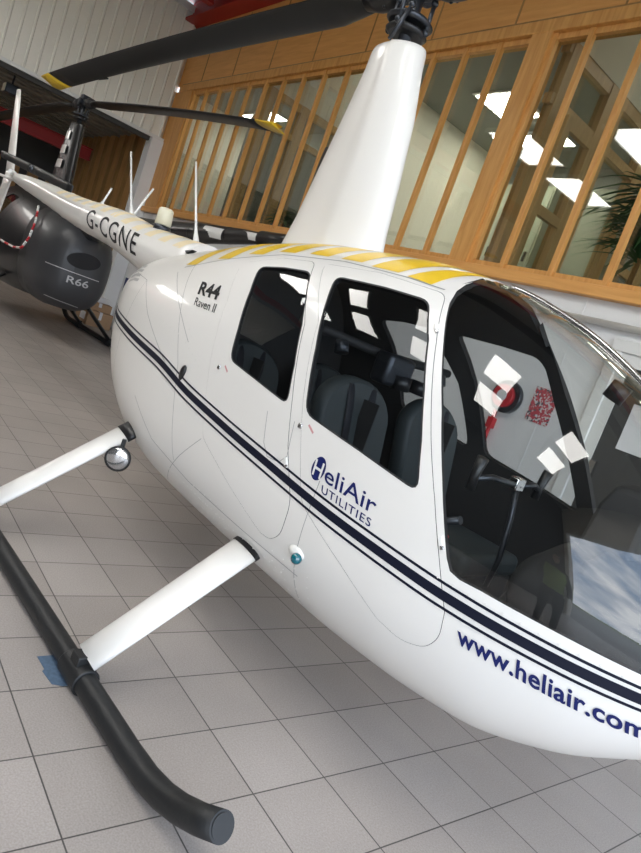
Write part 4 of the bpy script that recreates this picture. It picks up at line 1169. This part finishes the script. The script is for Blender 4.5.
# red and white tie-down rope on the dark helicopter's flank
loc_ = [(-.02, .67, 1.02), (-.40, .63, .98), (-.75, .585, .965), (-1.0, .56, 1.0), (-1.08, .53, 1.16), (-1.04, .50, 1.38), (-.85, .46, 1.56)]
pts_ = [tuple(Matrix.Rotation(PI+math.radians(3.0), 3, 'Z') @ Vector(q) * SC + Vector((-8.85, 2.08, 0))) for q in loc_]
cur = []
for i in range(len(pts_)-1):
    for t in np.linspace(0, 1, 6)[:-1]: cur.append(Vector(pts_[i]).lerp(Vector(pts_[i+1]), float(t)))
cur.append(Vector(pts_[-1]))
rp = MB()
for i in range(len(cur)-1):
    rp.mi = (i//2) % 2; rp.tube([cur[i], cur[i+1]], .016, 8)
tag(rp.build('tie_down_rope', [M['white_plain'], M['red']]), 'red and white striped rope hanging across the black helicopter', 'rope')

# ================================================================== person outside the frame edge, mirrored in the windscreen
def person(loc, rz, label):
    r = empty('person', loc, rz)
    me = bpy.data.meshes.new('body')
    J = {'pel': (0, 0, .95, .125), 'sp': (0, 0, 1.15, .12), 'ch': (0, -.01, 1.35, .14), 'nk': (0, 0, 1.50, .055), 'hd': (0, .02, 1.62, .085), 'ht': (0, .01, 1.72, .07),
         'ls': (.19, 0, 1.43, .06), 'le': (.25, -.02, 1.15, .045), 'lw': (.22, .18, .98, .032), 'lh': (.20, .24, .96, .03),
         'rs': (-.19, 0, 1.43, .06), 're': (-.26, 0, 1.15, .045), 'rw': (-.24, .22, 1.10, .032), 'rh': (-.22, .29, 1.12, .03),
         'lp': (.10, 0, .90, .095), 'lk': (.12, .02, .50, .062), 'la': (.13, -.01, .09, .042), 'lt': (.14, .14, .035, .035),
         'rp': (-.10, 0, .90, .095), 'rk': (-.12, .02, .50, .062), 'ra': (-.13, -.01, .09, .042), 'rt': (-.14, .14, .035, .035)}
    K = list(J); E_ = [('pel', 'sp'), ('sp', 'ch'), ('ch', 'nk'), ('nk', 'hd'), ('hd', 'ht'), ('ch', 'ls'), ('ls', 'le'), ('le', 'lw'), ('lw', 'lh'), ('ch', 'rs'), ('rs', 're'), ('re', 'rw'), ('rw', 'rh'), ('pel', 'lp'), ('lp', 'lk'), ('lk', 'la'), ('la', 'lt'), ('pel', 'rp'), ('rp', 'rk'), ('rk', 'ra'), ('ra', 'rt')]
    me.from_pydata([J[k][:3] for k in K], [(K.index(a), K.index(b)) for a, b in E_], [])
    o = bpy.data.objects.new('body', me); COL.objects.link(o); o.parent = r
    o.modifiers.new('skin', 'SKIN'); me.skin_vertices
    if not me.skin_vertices: me.attributes.new('skin', 'FLOAT_VECTOR', 'POINT')
    return r, o, J, K
def make_person(loc, rz, label):
    """one continuous figure: body sheet lofted limb by limb and fused with a voxel remesh"""
    r = empty('person', loc, rz); b = MB()
    b.tube([(0, 0, .86), (0, 0, .96), (0, .01, 1.12), (0, 0, 1.30), (0, -.01, 1.42), (0, -.01, 1.49)], [.13, .165, .14, .175, .17, .06], 20, flat=((0, 1, 0), 1.0))
    b.tube([(0, 0, 1.44), (0, .01, 1.56)], [.06, .055], 14)
    b.sphere((0, .02, 1.66), .1, (.80, .95, 1.18)); b.sphere((0, .12, 1.64), .018, (1, 1, 1.3), 10)
    for s in (-1, 1):
        b.tube([(s*.10, 0, .93), (s*.11, .01, .72), (s*.12, .02, .50), (s*.125, 0, .30), (s*.13, -.01, .08)], [.10, .085, .062, .058, .042], 14)
        b.tube([(s*.13, -.06, .045), (s*.135, .06, .045), (s*.14, .17, .035)], [.042, .046, .032], 12)
        b.tube([(s*.16, 0, 1.43), (s*.215, -.01, 1.30), (s*.25, 0, 1.15), (s*.235, .12, 1.06), (s*.22, .24, 1.03)], [.065, .055, .045, .038, .028], 12)
        b.sphere((s*.165, 0, 1.42), .07); b.sphere((s*.085, .02, 1.65), .025, (.4, .8, 1.2), 8)
        for f in range(4):
            b.tube([(s*(.235-.02*f), .27, 1.035), (s*(.235-.02*f), .33, 1.035-.004*f), (s*(.235-.02*f), .355, 1.01)], [.0095, .009, .008], 8)
        b.tube([(s*.215, .245, 1.03), (s*.20, .31, 1.03)], [.022, .026], 10, flat=((0, 0, 1), .6))
        b.tube([(s*.20, .25, 1.035), (s*.175, .29, 1.05)], [.011, .009], 8)
    o = b.build('body', [M['cloth_black'], M['skin'], M['hair']], r)
    md = o.modifiers.new('fuse', 'REMESH'); md.mode = 'VOXEL'; md.voxel_size = .011; md.use_smooth_shade = True
    v = MB(); v.tube([(0, 0, 1.00), (0, .01, 1.12), (0, 0, 1.30), (0, -.01, 1.42)], [.182, .158, .192, .185], 24, cap=False)
    v.build('hi_vis_vest', M['hivis'], r)
    h = MB().sphere((0, .0, 1.70), .1, (.86, .98, 1.0)); h.build('hair', M['hair'], r)
    fc = MB().sphere((0, .06, 1.64), .075, (.85, .9, 1.2)); fc.sphere((0, .135, 1.63), .013, (1, 1, 1.6), 8)
    fc.build('face', M['skin'], r)
    e_ = MB()
    for s in (-1, 1): e_.sphere((s*.028, .120, 1.665), .009, seg=8)
    e_.build('eyes', M['cloth_black'], r); MB().box((-.02, .122, 1.595), (.02, .130, 1.602)).build('mouth', M['red'], r)
    tag(r, label, 'person'); return r
make_person((2.52, -1.62, 0), math.radians(20), 'person in black with a yellow hi-vis vest, mirrored standing in the windscreen')
#END
